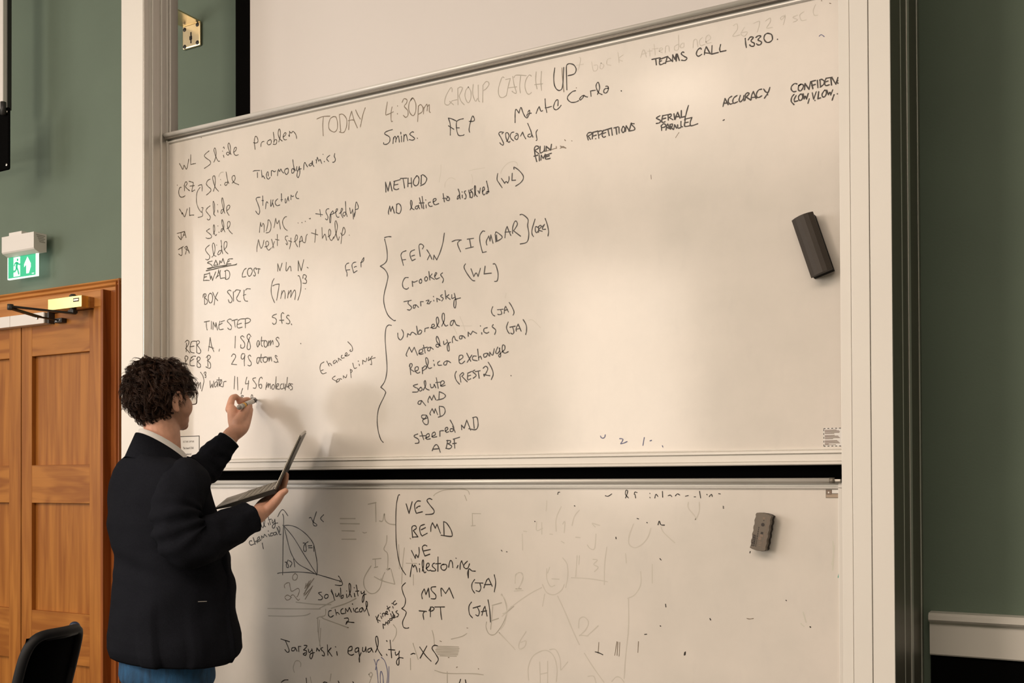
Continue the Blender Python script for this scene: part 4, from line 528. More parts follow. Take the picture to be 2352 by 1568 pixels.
U|k|329|word Jarzinsky|4289,7958 4404,7966;4368,7963 4354,7929 4408,7877 4382,7844 4342,7853;4468,7902 4439,7898 4436,7865 4461,7867 4475,7901 4513,7868;4550,7883 4546,7936;4546,7936 4588,7933;4631,7941 4673,7943 4644,7904;4644,7904 4680,7899 4687,7912;4687,7918 4708,7925;4741,7986 4745,7981;4745,7937 4748,7926;4798,7914 4791,7956;4791,7956 4812,7948 4844,7928;4875,7995 4847,7980 4888,7947 4867,7918;4916,8044 4929,7938;4971,7986 4936,7966;4936,7966 4991,7927;5015,7983 5018,7936 5053,7944;5053,7996 5077,7890 5066,7816 5045,7835 5052,7910 5093,7924 5141,7931
U|k|303|letters (JA) beside Umbrella|5605,7782 5586,7733 5605,7686 5635,7667;5670,7741 5754,7740;5716,7739 5731,7688 5696,7679 5674,7686;5765,7690 5774,7751 5787,7773;5787,7773 5825,7700;5767,7724 5812,7731;5835,7816 5870,7766 5902,7696 5889,7658
U|k|329|word Umbrella|4192,7561 4199,7503 4238,7472 4278,7517 4278,7568 4255,7602;4340,7502 4348,7544;4348,7544 4386,7522;4386,7522 4417,7558 4479,7522;4484,7629 4502,7526;4502,7539 4532,7575 4563,7560 4540,7526 4502,7529;4608,7550 4612,7588;4612,7588 4631,7593 4669,7597;4699,7594 4752,7609 4745,7635 4715,7625 4722,7586 4767,7583;4775,7582 4820,7655 4805,7719 4783,7695 4797,7618 4827,7591;4864,7601 4902,7673 4902,7748 4877,7757 4872,7688 4917,7603 4954,7607;5050,7662 5006,7653 4991,7610 5020,7602 5050,7656 5079,7603 5127,7584
U|k|310|bracket curly brace beside sampling list|4093,7669 4043,7675 4003,7627 3994,7472 4017,7211 4017,7069 3985,6954 3921,6879;3921,6879 3992,6824 3984,6773 3888,6608 3863,6453 3879,6310 3918,6205 3958,6163
U|k|323|words Metadynamics (JA)|4336,7254 4323,7283 4370,7370;4370,7370 4408,7303;4408,7303 4447,7364;4447,7364 4497,7259;4516,7277 4577,7299 4562,7332 4524,7315 4531,7270 4585,7273;4588,7381 4615,7278;4577,7343 4646,7352;4698,7348 4661,7344 4650,7313 4683,7305 4698,7342 4736,7320;4826,7365 4789,7380 4777,7356 4811,7341 4834,7377 4819,7441 4792,7480 4782,7443 4796,7405 4849,7351;4891,7411 4901,7366 4938,7389;4938,7426 4967,7356 4975,7293 4952,7288 4945,7345 4968,7381 4997,7391;5024,7383 5019,7427;5019,7427 5045,7463 5068,7417 5100,7403;5166,7460 5130,7457 5129,7426 5159,7424 5170,7460 5210,7426;5253,7448 5253,7497;5253,7497 5289,7464;5289,7464 5318,7505;5318,7505 5376,7474;5429,7563 5432,7558;5447,7477 5450,7459;5526,7533 5483,7524 5479,7487 5519,7466 5547,7476;5611,7563 5597,7540 5646,7494 5631,7443;5821,7580 5797,7519 5813,7469 5838,7437;5844,7515 5917,7522;5880,7519 5899,7457 5882,7430 5855,7444;5931,7461 5931,7497 5958,7543;5958,7543 5999,7456;5931,7485 5986,7490;6027,7592 6068,7523 6071,7450 6060,7413
U|k|324|words Replica exchange|4377,7152 4392,7017;4369,7127 4393,7161 4416,7137 4385,7088;4385,7088 4446,7052;4461,7058 4507,7075 4500,7113 4462,7103 4461,7058 4500,7030 4530,7042;4569,7097 4573,7020;4569,7084 4614,7119 4629,7087 4576,7058;4629,7081 4660,7148 4650,7206 4622,7214 4630,7150 4667,7085 4713,7089;4738,7178 4741,7173;4749,7131 4752,7112;4833,7164 4803,7146 4810,7115 4863,7112;4944,7163 4900,7147 4895,7116 4929,7114 4952,7157 4996,7135;5121,7159 5172,7187 5165,7218 5121,7209 5121,7134 5157,7113 5201,7142;5231,7239 5288,7137;5303,7210 5237,7127;5367,7194 5324,7196 5317,7154 5382,7137;5389,7278 5403,7142;5403,7167 5425,7190 5446,7152;5517,7221 5475,7212 5482,7174 5517,7185 5532,7220 5546,7189;5560,7182 5560,7231;5560,7231 5602,7192 5624,7270;5673,7285 5645,7226 5666,7206 5694,7235 5701,7271;5694,7271 5714,7185 5700,7161 5686,7186 5715,7209;5729,7220 5771,7254 5771,7296 5743,7304 5736,7244 5770,7206 5819,7221
U|k|325|words Solute (REST2)|4499,6891 4430,6875 4461,6852 4499,6834 4499,6795 4419,6793;4545,6850 4517,6826 4537,6800 4568,6824 4545,6850;4583,6811 4621,6872 4614,6930 4598,6911 4621,6834 4674,6807;4689,6882 4704,6837 4742,6848 4749,6879 4772,6834;4780,6959 4809,6826;4772,6897 4839,6900;4844,6855 4899,6884 4884,6916 4847,6899 4854,6849 4914,6858;5077,7022 5057,6976 5076,6913 5124,6861;5128,6972 5145,6885;5135,6978 5171,7001 5186,6982 5157,6958;5157,6958 5236,6886;5244,6991 5244,6911 5287,6921;5244,6954 5287,6964;5244,6991 5302,7010;5345,7023 5316,7006 5366,6960 5323,6925;5352,7004 5424,7012;5395,7008 5409,6921;5467,7041 5503,7063 5531,7025 5481,6942;5481,6942 5474,6967 5516,6952 5559,6944;5538,7110 5587,7034 5608,6960 5580,6894;5855,6931 5858,6926
U|k|329|letters aMD gMD|4559,6679 4514,6674 4503,6643 4536,6635 4559,6679;4559,6679 4620,6613;4658,6653 4654,6681 4681,6731;4681,6731 4711,6679;4711,6679 4741,6741;4741,6741 4771,6683;4824,6781 4819,6681;4824,6781 4891,6753 4917,6721 4876,6691 4786,6676;4627,6493 4566,6495 4559,6463 4604,6449 4635,6486 4657,6428 4649,6378 4604,6380 4574,6431 4650,6460;4695,6490 4683,6516 4718,6571;4718,6571 4748,6514;4748,6514 4763,6570;4763,6570 4800,6493;4823,6586 4838,6473;4823,6599 4890,6584 4912,6533 4882,6484 4808,6461
U|k|340|words Steered MD ABF|4497,6258 4451,6244 4443,6225 4504,6192 4512,6147 4458,6140;4550,6286 4588,6184;4527,6232 4611,6234;4611,6202 4671,6226 4664,6258 4626,6240 4634,6189 4686,6194;4709,6219 4762,6243 4754,6275 4717,6257 4724,6212 4784,6217;4832,6222 4832,6285;4832,6285 4859,6291 4889,6290;4911,6283 4948,6307 4941,6332 4911,6314 4926,6270 4963,6275;5037,6305 4993,6312 4985,6281 5022,6280 5037,6330 4986,6418;5022,6342 5059,6264;5154,6295 5150,6351;5150,6351 5190,6313;5190,6313 5227,6411;5227,6411 5284,6286;5321,6439 5335,6309;5314,6439 5371,6443 5390,6381 5385,6320 5349,6290 5256,6305;4716,6043 4746,6099 4784,6117 4814,6079 4836,6022;4724,6061 4821,6066;4948,6170 4925,6070;4933,6164 4985,6163 4985,6138 4948,6126;4948,6126 5007,6094 4977,6063 4918,6068;5044,6174 5051,6068;5029,6180 5124,6203;5021,6125 5073,6130
U|b|273|words Ehanced Sampling|2984,7261 2930,7235 2916,7168 2955,7106 3023,7115;2938,7147 2972,7158;3032,7269 3074,7200;3057,7221 3083,7239 3117,7204;3176,7274 3142,7256 3151,7229 3184,7247 3201,7266 3209,7239;3235,7257 3226,7298;3226,7298 3277,7268;3293,7333 3277,7321 3285,7294 3327,7298;3335,7318 3377,7342 3360,7362 3338,7331 3368,7316 3410,7333;3435,7397 3418,7385 3443,7374 3465,7389 3452,7443 3386,7506;3175,7063 3133,7043 3133,7023 3192,6993 3197,6973;3234,7024 3200,7006 3209,6982 3242,6997 3251,7024 3281,7015;3314,7027 3309,7060;3309,7060 3351,7032 3368,7071;3426,7140 3442,7027;3426,7120 3442,7133 3459,7112 3434,7094;3467,7217 3492,7150 3533,7154;3556,7241 3560,7236;3573,7198 3576,7178;3631,7195 3631,7247;3631,7247 3680,7225 3697,7269;3729,7281 3721,7235 3761,7266 3786,7290;3761,7266 3777,7186 3753,7188;3721,7235 3777,7258 3834,7268
U|k|332|words TEAMS CALL 1330|7690,10394 7786,10393;7734,10392 7742,10322;7790,10389 7778,10346 7789,10314 7837,10323;7778,10376 7877,10390;7778,10350 7805,10356;7851,10318 7873,10391;7873,10391 7935,10322;7857,10334 7916,10334;7935,10322 7936,10397;7936,10397 7963,10339;7963,10339 7978,10396;7974,10322 7990,10393;7990,10393 8013,10318;7978,10317 7982,10387;8068,10396 8049,10404 8037,10384 8071,10351 8102,10326 8079,10305 8040,10315;8267,10392 8256,10406 8225,10390 8210,10349 8233,10320 8271,10333;8301,10323 8309,10373 8324,10406;8324,10406 8369,10320;8305,10344 8369,10324;8389,10406 8384,10313;8384,10313 8459,10316;8486,10396 8475,10353 8482,10319;8482,10319 8545,10319;8759,10407 8763,10352 8770,10306;8792,10385 8814,10409 8847,10399 8821,10365 8857,10332 8850,10305 8821,10311 8806,10328;8875,10393 8901,10405 8928,10393 8897,10363 8933,10334 8925,10307 8897,10308 8882,10323;9001,10411 8973,10401 8962,10361 8986,10320 9022,10312 9051,10335 9044,10386 9008,10409;9104,10326 9107,10323
U|k|338|word ACCURACY|8508,9717 8519,9759 8531,9800;8531,9800 8566,9727;8516,9750 8558,9746;8606,9810 8576,9795 8567,9762 8587,9729 8617,9732;8665,9808 8632,9791 8617,9758 8629,9730 8671,9740;8701,9801 8687,9757 8700,9732 8730,9756 8742,9794;8736,9778 8741,9736;8759,9808 8753,9740;8757,9803 8777,9816 8798,9804 8765,9772;8765,9772 8815,9731;8818,9734 8824,9779 8844,9818;8844,9818 8873,9738;8818,9757 8870,9753;8933,9827 8900,9823 8876,9787 8882,9751 8905,9744 8934,9756;8955,9824 8975,9791 8992,9780;9021,9829 9003,9780 8963,9725;8989,9780 9006,9783;8996,9756 8999,9753
U|k|327|words CONFIDENCE (LOW, V.LOW|9307,9812 9282,9820 9251,9797 9248,9764 9270,9737 9298,9736;9349,9804 9327,9789 9321,9750 9343,9732 9365,9753 9374,9780 9360,9799 9324,9792;9385,9738 9391,9799;9391,9799 9432,9732;9432,9732 9449,9811;9457,9803 9471,9731;9449,9808 9499,9813;9460,9766 9496,9771;9518,9810 9523,9732;9545,9803 9550,9733;9540,9810 9564,9811 9589,9784 9580,9755 9547,9733;9605,9809 9592,9778 9602,9740 9640,9741;9594,9777 9627,9782;9605,9814 9668,9814;9654,9811 9662,9734;9665,9811 9705,9734;9705,9734 9726,9800;9726,9769 9716,9754 9727,9740;9276,9707 9253,9683 9247,9639 9275,9600;9298,9692 9278,9656 9281,9630;9281,9630 9314,9633;9343,9698 9323,9676 9326,9642 9348,9632 9365,9657 9359,9692 9343,9698;9371,9696 9381,9640;9381,9640 9393,9669 9406,9636;9406,9636 9423,9689;9434,9633 9420,9588;9465,9690 9478,9620;9478,9620 9506,9693;9491,9606 9493,9603;9531,9689 9522,9617;9522,9617 9549,9621;9591,9694 9566,9660 9569,9631 9590,9625 9607,9652 9605,9686 9591,9694;9613,9690 9629,9640;9629,9640 9645,9662 9653,9633;9653,9633 9673,9682;9686,9629 9675,9601 9666,9575;9719,9633 9721,9630
U|k|350|words SERIAL/ PARALLEL|7782,9742 7738,9723 7766,9703 7789,9684 7774,9664 7738,9663;7817,9739 7803,9697 7809,9662 7841,9664;7805,9700 7849,9704;7810,9737 7888,9738;7877,9736 7880,9676;7880,9736 7912,9738 7912,9715 7888,9705;7888,9705 7935,9670;7947,9735 7955,9671;7962,9669 7974,9712 7990,9743;7990,9743 8017,9675;7966,9698 8005,9695;8033,9755 8032,9680;8032,9680 8075,9683;8116,9798 8095,9735 8071,9643;7797,9623 7801,9573;7793,9624 7821,9645 7848,9629 7840,9608 7801,9604;7852,9569 7860,9612 7872,9633;7864,9597 7899,9576;7872,9633 7899,9576;7899,9621 7907,9571;7899,9624 7927,9623 7927,9601 7907,9597;7911,9593 7938,9560;7942,9561 7954,9611;7954,9611 7977,9570;7989,9605 7993,9568 8024,9568;8028,9636 8028,9584 8047,9573;8079,9649 8070,9577 8128,9571;8075,9654 8156,9658;8075,9613 8113,9614;8156,9658 8136,9610 8144,9568 8220,9577;8508,9565 8522,9570
U|g|215|words ghost of wiped Attendance and digits|6784,10602 6803,10571 6772,10454;6750,10513 6840,10509;6945,10515 6966,10409 7011,10407 7019,10460 6974,10469;7063,10478 7048,10427 7077,10408 7099,10444 7063,10478;7188,10507 7144,10503 7136,10450 7187,10427;7275,10557 7289,10440;7340,10517 7282,10482 7332,10445;7553,10445 7589,10526 7624,10433;7565,10478 7624,10479;7659,10518 7666,10438;7638,10496 7694,10491;7715,10559 7729,10438;7694,10511 7764,10503;7778,10468 7819,10485 7792,10504 7778,10468 7812,10448;7847,10441 7854,10505 7888,10504 7895,10444;7998,10501 7957,10483 7963,10443 8004,10454 8005,10603;8052,10503 8025,10482 8032,10455 8066,10461 8066,10500;8173,10426 8180,10502 8214,10508 8227,10428;8281,10519 8247,10488 8260,10434 8307,10437;8320,10460 8373,10487 8354,10530 8321,10511 8327,10446 8380,10441;8629,10573 8667,10584 8673,10525 8621,10460 8699,10457;8750,10528 8712,10467 8750,10433 8782,10471 8724,10477;8852,10550 8916,10555 8890,10448;8978,10547 9028,10568 9028,10524 8990,10470 9053,10463;9190,10563 9140,10549 9152,10522 9189,10551 9170,10468;9318,10535 9269,10521 9317,10486 9275,10471;9385,10557 9342,10530 9360,10470 9408,10466;9505,10603 9481,10548 9492,10496 9528,10488
U|u|202|mark small blue smudge|9539,10265 9562,10277 9592,10250
U|m|211|mark specks near headings|8512,9567 8520,9569;8003,9517 8005,9514;7964,9466 7999,9512;7669,9093 7674,9046;9648,10586 9662,10578;9565,10632 9570,10628
U|u|297|mark small blue curve and digits at board foot|7033,6173 7043,6154 7064,6147 7085,6157 7093,6185;7271,6136 7298,6135 7312,6122 7284,6079;7284,6079 7319,6084 7364,6102;7572,6142 7555,6054;7642,6103 7659,6109;7787,6046 7794,6031
U|g|199|mark wiped grey strokes|5133,7701 5173,7618 5213,7511;5092,7589 5307,7571;5037,7582 5091,7486;6098,7580 6160,7575 6260,7479;5781,7874 5794,7929
U|g|201|mark wiped arcs above the method line|5279,9494 5356,9499 5499,9498;4916,9338 4926,9395 4976,9442 5025,9443 5074,9415;5725,9395 5743,9441 5818,9503 5901,9513 5947,9492 5961,9457;4832,9417 4857,9531 4862,9631;5308,9448 5325,9388 5319,9331
L|k|333|words solubility chemical 1|1684,5048 1715,5054 1731,5014 1700,4995 1676,5007;1751,5096 1754,5092;1757,5049 1777,5014;1793,5015 1824,5097 1808,5149 1793,5126 1808,5050 1839,5027;1855,5179 1859,5175;1885,5081 1900,5052;1885,5168 1931,5058;1893,5127 1946,5136;1962,5123 1962,5082 1992,5100 2008,5135;2008,5135 2015,5054 1992,5013 1962,5018 1969,5053 2015,5077 2061,5084;1582,4822 1543,4821 1535,4786 1567,4763 1629,4783;1606,4870 1645,4777;1645,4812 1668,4825 1684,4796;1684,4825 1730,4861 1715,4884 1684,4854 1699,4814 1754,4844;1769,4862 1761,4897;1761,4897 1800,4875;1800,4875 1816,4922;1816,4922 1862,4888;1885,4970 1889,4965;1892,4923 1911,4895;1969,4943 1931,4936 1931,4901 1969,4908;2022,4955 1984,4943 1987,4914 2030,4926 2030,4955;2030,4955 2053,4921;2045,5020 2083,4951 2098,5009 2076,5037;2060,5008 2091,4928 2118,4928;1777,4798 1784,4757 1797,4717
L|k|296|diagram solubility curve drawing with axes|2061,5170 2106,5241 2152,5270 2197,5242 2246,5185;2147,5212 2167,5149 2158,4872 2147,4368;2056,4383 2150,4398 2419,4417 2610,4414 2755,4400;2755,4400 2971,4358 3162,4321;3124,4392 3155,4360 3194,4289 3161,4266 3070,4269;3148,4332 3155,4310;2181,5051 2271,5055 2391,5032 2509,4977 2611,4905 2698,4805 2741,4648 2763,4513 2755,4388;2174,5045 2346,4888 2537,4653 2755,4394;2174,5045 2226,4873 2286,4702 2360,4590 2449,4519 2595,4461 2748,4394;2701,4783 2705,4709;2151,5056 2181,5045
L|k|326|symbols gamma labels on the drawing|2623,5161 2656,5167 2692,5111 2750,5078 2750,5056 2706,5060 2692,5100 2721,5180 2750,5248;2876,5210 2822,5158 2872,5114;2516,4817 2552,4813 2567,4756 2567,4711 2537,4704 2523,4743 2545,4801 2604,4837;2604,4780 2669,4787;2611,4755 2676,4757;2192,4544 2225,4539 2255,4494 2248,4471 2218,4481 2218,4527 2248,4575;2266,4569 2315,4537 2285,4484;2345,4595 2367,4485
L|m|297|scribble grey scribbles under the drawing|2374,4396 2330,4359 2337,4308 2389,4310 2416,4363 2374,4396;2187,4186 2180,4226 2225,4257 2270,4259 2284,4197 2314,4146 2418,4192 2448,4159 2418,4089 2403,4076;2187,4054 2224,4021 2284,4042 2299,4083 2344,4096 2418,4031 2450,4045;2187,4065 2239,4091 2307,4060;2704,4341 2551,4164;2653,4316 2536,4129;2624,4303 2544,4197;2682,4238 2551,4107;2668,4215 2550,4050;2610,4280 2529,4094;2566,4267 2551,4209;2631,4190 2565,4130;2595,4257 2565,4164;2639,4259 2521,4117
L|f|377|line wiped grey lines|1875,3886 2269,3903 2812,3932;1890,3783 2269,3800 2535,3827 2638,3862;2388,4001 2711,3990 2998,4000;2797,3939 3069,4066;2998,3950 3252,4031 3419,4106;2855,3807 3279,3711;2768,3813 2768,3623;2905,3933 2898,3854 2826,3828;2754,3801 2812,3827 2869,3808;3157,5161 3408,5165;3157,5094 3477,5096;3185,4999 3394,4999;3184,4885 3421,4891;3622,5357 3751,5380;3744,5369 3750,5128;3804,5140 3857,5141 3885,5239 3898,5153 3964,5105 4057,5096
L|f|340|drawing wiped loops beside the drawing|3924,4952 3917,4859 3876,4771 3936,4708 3936,4524;3667,4546 3557,4388 3557,4267 3638,4189 3733,4194 3814,4268 3855,4401 3889,4467;3720,4406 3855,4357 4048,4323;4048,4328 3989,4515;3915,4512 3975,4525 3935,4502;3828,4389 3841,4357;3694,4635 3829,4650;3721,4526 3775,4539;3735,4636 3741,4527;3532,4987 3559,4977 3593,4985
L|k|332|words solubility chemical 2|2834,4160 2784,4147 2834,4110 2855,4083 2827,4059 2783,4056;2906,4130 2884,4101 2906,4080 2941,4093 2949,4127 2913,4136;3006,4202 3034,4142 3058,4067;2999,4185 3034,4131;3076,4156 3083,4117 3112,4124 3133,4164;3133,4164 3147,4114;3161,4232 3168,4104;3168,4116 3203,4140 3203,4106 3168,4095;3261,4200 3265,4196;3259,4154 3270,4110;3294,4122 3329,4201 3329,4279 3311,4300 3301,4267 3315,4178 3343,4124;3386,4248 3392,4244;3391,4171 3402,4127;3426,4283 3453,4141;3412,4200 3467,4208;3502,4204 3515,4172 3557,4201;3557,4212 3549,4102 3529,4059 3522,4101 3543,4157 3584,4170;3005,3922 2962,3909 2955,3858 2990,3832 3040,3857;3069,3943 3090,3866;3083,3888 3111,3901 3139,3880;3203,3962 3167,3937 3174,3893 3230,3896;3244,3897 3245,3964;3245,3964 3279,3922;3279,3922 3307,3979;3307,3979 3342,3920;3359,4031 3363,4026;3377,3971 3388,3933;3446,3981 3411,3962 3411,3924 3460,3932;3522,3991 3480,3966 3480,3933 3515,3941 3528,3985 3556,3938;3569,3949 3604,4017 3604,4066 3583,4071 3590,4005 3635,3893;3223,3829 3279,3838 3293,3811 3251,3753;3251,3753 3265,3788 3321,3785 3387,3784
L|k|359|words VES BEMD WE|4231,5367 4276,5245;4276,5245 4325,5395;4457,5403 4406,5403 4366,5360 4369,5300 4390,5247;4390,5247 4482,5268;4390,5313 4416,5333 4449,5341;4631,5425 4590,5438 4554,5412 4600,5353 4661,5286 4640,5243 4533,5233;4316,5059 4332,4935;4316,5051 4332,5081 4374,5086 4389,5056 4342,5025;4342,5025 4414,4946;4414,4946 4326,4941;4515,5107 4456,5087 4440,5044 4456,4985 4478,4958;4478,4958 4558,4996;4466,5038 4530,5067;4611,5018 4614,5082 4638,5129;4638,5129 4680,5062;4680,5062 4705,5113;4705,5113 4758,4998;4806,5144 4812,4980;4806,5146 4851,5128 4910,5054 4932,4995 4915,4963 4765,4975;4312,4768 4372,4667;4372,4667 4382,4718 4413,4681;4413,4681 4432,4737 4429,4812;4552,4833 4516,4843 4481,4815 4496,4756 4521,4704;4521,4704 4593,4729;4506,4769 4603,4789
L|k|356|word Milestoning|4291,4431 4304,4510 4325,4588;4325,4588 4346,4555;4346,4555 4366,4581 4387,4548 4400,4497;4434,4598 4438,4595;4435,4541 4438,4497;4479,4509 4500,4586 4495,4650 4480,4636 4480,4568 4510,4493 4534,4501;4536,4545 4582,4581 4577,4614 4551,4605 4541,4554 4566,4521 4607,4526;4668,4618 4643,4608 4633,4578 4678,4542 4673,4520 4617,4518;4719,4699 4716,4518;4683,4610 4759,4617;4799,4610 4764,4587 4774,4545 4819,4535 4851,4574 4839,4607 4794,4605;4879,4575 4894,4642 4914,4661 4933,4635 4941,4573;4986,4693 4991,4690;5017,4601 5002,4571;5047,4554 5052,4623 5072,4661;5072,4661 5096,4608;5157,4660 5116,4625 5101,4591 5130,4567 5164,4577 5186,4628;5168,4453 5174,4561;5168,4453 5159,4510 5179,4565 5222,4542 5271,4540
L|k|322|bracket tall bracket left of VES list|4130,5483 4109,5474 4082,5375 4069,5227 4070,4925 4090,4744 4122,4607 4163,4522 4221,4453
L|m|296|mark two dots|5644,4809 5653,4802;5719,4795 5723,4792;4290,4926 4300,4917
L|f|271|mark wiped arch and letters|4656,5472 4692,5502 4803,5542 4952,5557 5100,5556 5168,5537 5189,5493;4112,4839 4121,4525;4201,4799 4174,4583 4157,4332;4226,4602 4392,4603;4305,4665 4320,4622;4340,4460 4340,4324;5230,5255 5351,5254;5230,5255 5234,5101;5210,5099 5273,5106;5838,4473 5847,4522 5903,4548 5940,4526 5939,4461 5884,4354;5842,4348 5920,4352;5119,5482 5148,5416
L|k|321|bracket curly brace beside MSM|4217,4349 4163,4295 4179,4216 4216,4137 4203,4057 4157,4014;4157,4014 4222,3980 4219,3937 4170,3841 4186,3775 4234,3765 4267,3773
L|k|357|words MSM TPT|4477,4158 4469,4217 4509,4285;4509,4285 4533,4213;4533,4213 4573,4295;4573,4295 4588,4183;4683,4320 4620,4310 4620,4270 4683,4214 4675,4168 4612,4165;4769,4206 4762,4297 4777,4304;4777,4304 4831,4241;4831,4241 4886,4316;4886,4316 4950,4189;4429,4000 4540,3999;4508,3994 4489,3960 4500,3894;4604,4059 4600,3934;4580,4011 4619,4060 4659,4042 4635,4015 4595,4002;4667,4062 4815,4071;4753,4063 4760,3983 4772,3911
L|k|334|words (JA) (JA)|5260,4436 5222,4383 5222,4319 5259,4269;5267,4396 5380,4397;5335,4395 5350,4338 5327,4292 5282,4299;5394,4340 5432,4431 5462,4458;5462,4458 5513,4364;5402,4379 5498,4385;5543,4506 5562,4411 5542,4296;5214,4154 5176,4097 5183,4007 5228,3959;5236,4081 5341,4113;5296,4098 5326,4042 5311,3989 5273,4000;5363,3999 5386,4071 5408,4113;5408,4113 5438,3994;5356,4043 5430,4058;5453,4192 5475,4076 5486,3923
L|k|324|words Kinetic Models|3743,3889 3781,3809;3790,3912 3756,3849;3756,3849 3815,3832;3814,3933 3817,3930;3827,3894 3837,3867;3857,3889 3849,3929;3849,3929 3882,3937 3893,3904;3899,3925 3932,3954 3915,3966 3899,3932 3940,3927;3924,4034 3965,3969;3924,3994 3973,4024;4002,4072 4007,4069;4015,4033 4023,4013;4056,4109 4023,4080 4040,4054 4081,4077;3865,3738 3857,3794;3857,3794 3890,3783;3890,3783 3907,3824;3907,3824 3940,3792;3940,3840 3931,3819 3956,3814 3965,3841 3940,3842;3998,3877 3965,3868 3981,3849 4006,3871 3981,3937;4014,3885 4047,3914 4023,3926 4022,3885 4055,3894;4006,3965 4047,3900;4089,3983 4064,3962 4105,3937 4096,3910 4072,3899
L|k|346|words Jarzynski equality - XS|2113,3477 2271,3450;2197,3459 2262,3335 2234,3301 2187,3336;2373,3379 2318,3368 2308,3331 2355,3335 2373,3375;2373,3375 2404,3331;2438,3327 2429,3397;2429,3397 2474,3401;2529,3419 2584,3416 2520,3354;2520,3354 2575,3344 2556,3287 2511,3297 2557,3322;2602,3375 2620,3327 2666,3366;2666,3380 2684,3311 2656,3245 2629,3271 2647,3315 2711,3334;2747,3358 2756,3400;2756,3400 2792,3361 2797,3375;2855,3415 2819,3391 2872,3353 2881,3305 2845,3309;2935,3456 2943,3317;2997,3419 2952,3373;2952,3373 3014,3308;3071,3441 3078,3436;3094,3377 3102,3329;3286,3399 3346,3417 3347,3465 3295,3441 3286,3371 3338,3348 3381,3365;3450,3459 3407,3435 3407,3394 3450,3411 3464,3453;3458,3453 3475,3317 3470,3269;3475,3269 3467,3317 3501,3395;3527,3465 3527,3417 3561,3420 3578,3476;3578,3476 3586,3408;3663,3468 3612,3444 3620,3408 3662,3434 3668,3469;3668,3469 3696,3417;3738,3420 3780,3518 3772,3612 3752,3627 3739,3583 3772,3463 3838,3380;3916,3582 3922,3574;3913,3406 3922,3391;3972,3593 3996,3366;3947,3469 4046,3470;4054,3444 4062,3404 4111,3435 4119,3462;4111,3448 4111,3301 4086,3282 4073,3325 4111,3375 4176,3376;4298,3433 4338,3450 4362,3444;4435,3539 4522,3440 4609,3372;4546,3561 4442,3397;4709,3573 4657,3576 4625,3534 4680,3466 4719,3403 4679,3341
L|k|345|words line cut off at the foot|2121,2879 2177,2913 2242,2922;2565,2976 2574,2909;2862,2940 2889,2952 2925,2945;3119,2984 3133,2960;3362,2999 3376,2982;5050,3182 5032,3133;5119,3180 5129,3142
L|m|274|mark dark specks|5144,3828 5159,3827;3278,3713 3292,3710;4867,3439 4882,3439;4990,3324 5002,3331;5308,3335 5314,3333;4743,3637 4767,3632
L|f|354|smudge wiped brown block|4712,3567 5021,3583;4696,3546 5029,3564;4680,3525 5021,3544;4680,3505 5021,3525;4696,3487 5013,3505;4711,3468 5006,3485;4743,3451 4990,3464
L|f|306|drawing wiped lines at the foot|4626,3764 4649,3687 4662,3569;4331,3578 4410,3379;2354,3036 2336,3098 2373,3187 2437,3199 2470,3166 2465,3123;4013,3582 4063,3659 4071,3741 4022,3798;5430,3920 5422,3856 5459,3781 5518,3766 5577,3802 5665,3922 5717,4052 5696,4189 5645,4275;5512,4129 5644,4168;5519,4116 5489,3834;5489,3936 5600,3975;5680,4031 5814,4133;5606,3804 5812,3629;4663,3261 4835,3237 5233,3267 5382,3265;4851,3258 4853,3117;4290,3382 4292,3236;4914,3673 5068,3716 5144,3760;3628,3118 3662,3148 3687,3117 3653,3086 3628,3118;3683,3116 3636,3006;2638,2997 2656,2917;2996,3070 2978,2971;2802,3783 2783,3557 2837,3364;2766,3668 2792,3501;2820,3672 2801,3432
L|u|283|drawing faint blue tangle at the foot|3713,3323 3754,3217 3779,3019;3797,3329 3763,3300 3737,3189;3830,3359 3888,3310 3929,3178 3920,3032;3812,3022 3813,3141 3829,3176 3854,3118 3862,3027;3954,3248 3945,3034
L|k|269|words half wiped line at the top|7290,5459 7308,5501 7317,5542 7296,5545 7290,5501 7326,5459;7397,5501 7406,5526 7433,5522;7406,5501 7415,5460;7587,5513 7591,5510;7587,5469 7592,5461;7648,5461 7661,5502 7686,5477;7739,5535 7742,5470;7807,5486 7833,5494 7850,5478;7893,5486 7918,5508 7944,5495;8011,5482 8045,5489;8112,5476 8129,5476;8176,5536 8187,5464;8257,5504 8262,5499;8287,5480 8311,5504 8320,5480;8393,5512 8413,5509;7037,5483 7073,5478 7119,5505;6419,5498 6425,5520 6448,5523
L|k|294|mark short black ticks and specks|6898,3666 6944,3658 6994,3640;7167,5005 7170,4989;7431,5226 7450,5221;7549,5182 7556,5178;7685,5159 7699,5200 7719,5160 7762,5156;7705,4777 7720,4761;7704,4020 7709,4017;8286,4137 8294,4122;7992,3742 7987,3713;8001,3751 7997,3718;8443,5373 8448,5370;8443,5358 8448,5354;8740,4890 8737,4874;7769,4268 7774,4236;5644,4811 5655,4800;5715,4795 5726,4792;6639,5364 6644,5360;6108,5172 6114,5168;9123,4383 9129,4379;9373,4118 9379,4115;7515,3910 7541,3915
L|m|221|mark thin strokes|6945,3779 6935,3652;7173,3803 7145,3643;7185,3799 7174,3646;7209,3798 7199,3639;7440,3823 7431,3699;8699,4163 8730,4160 8770,4167
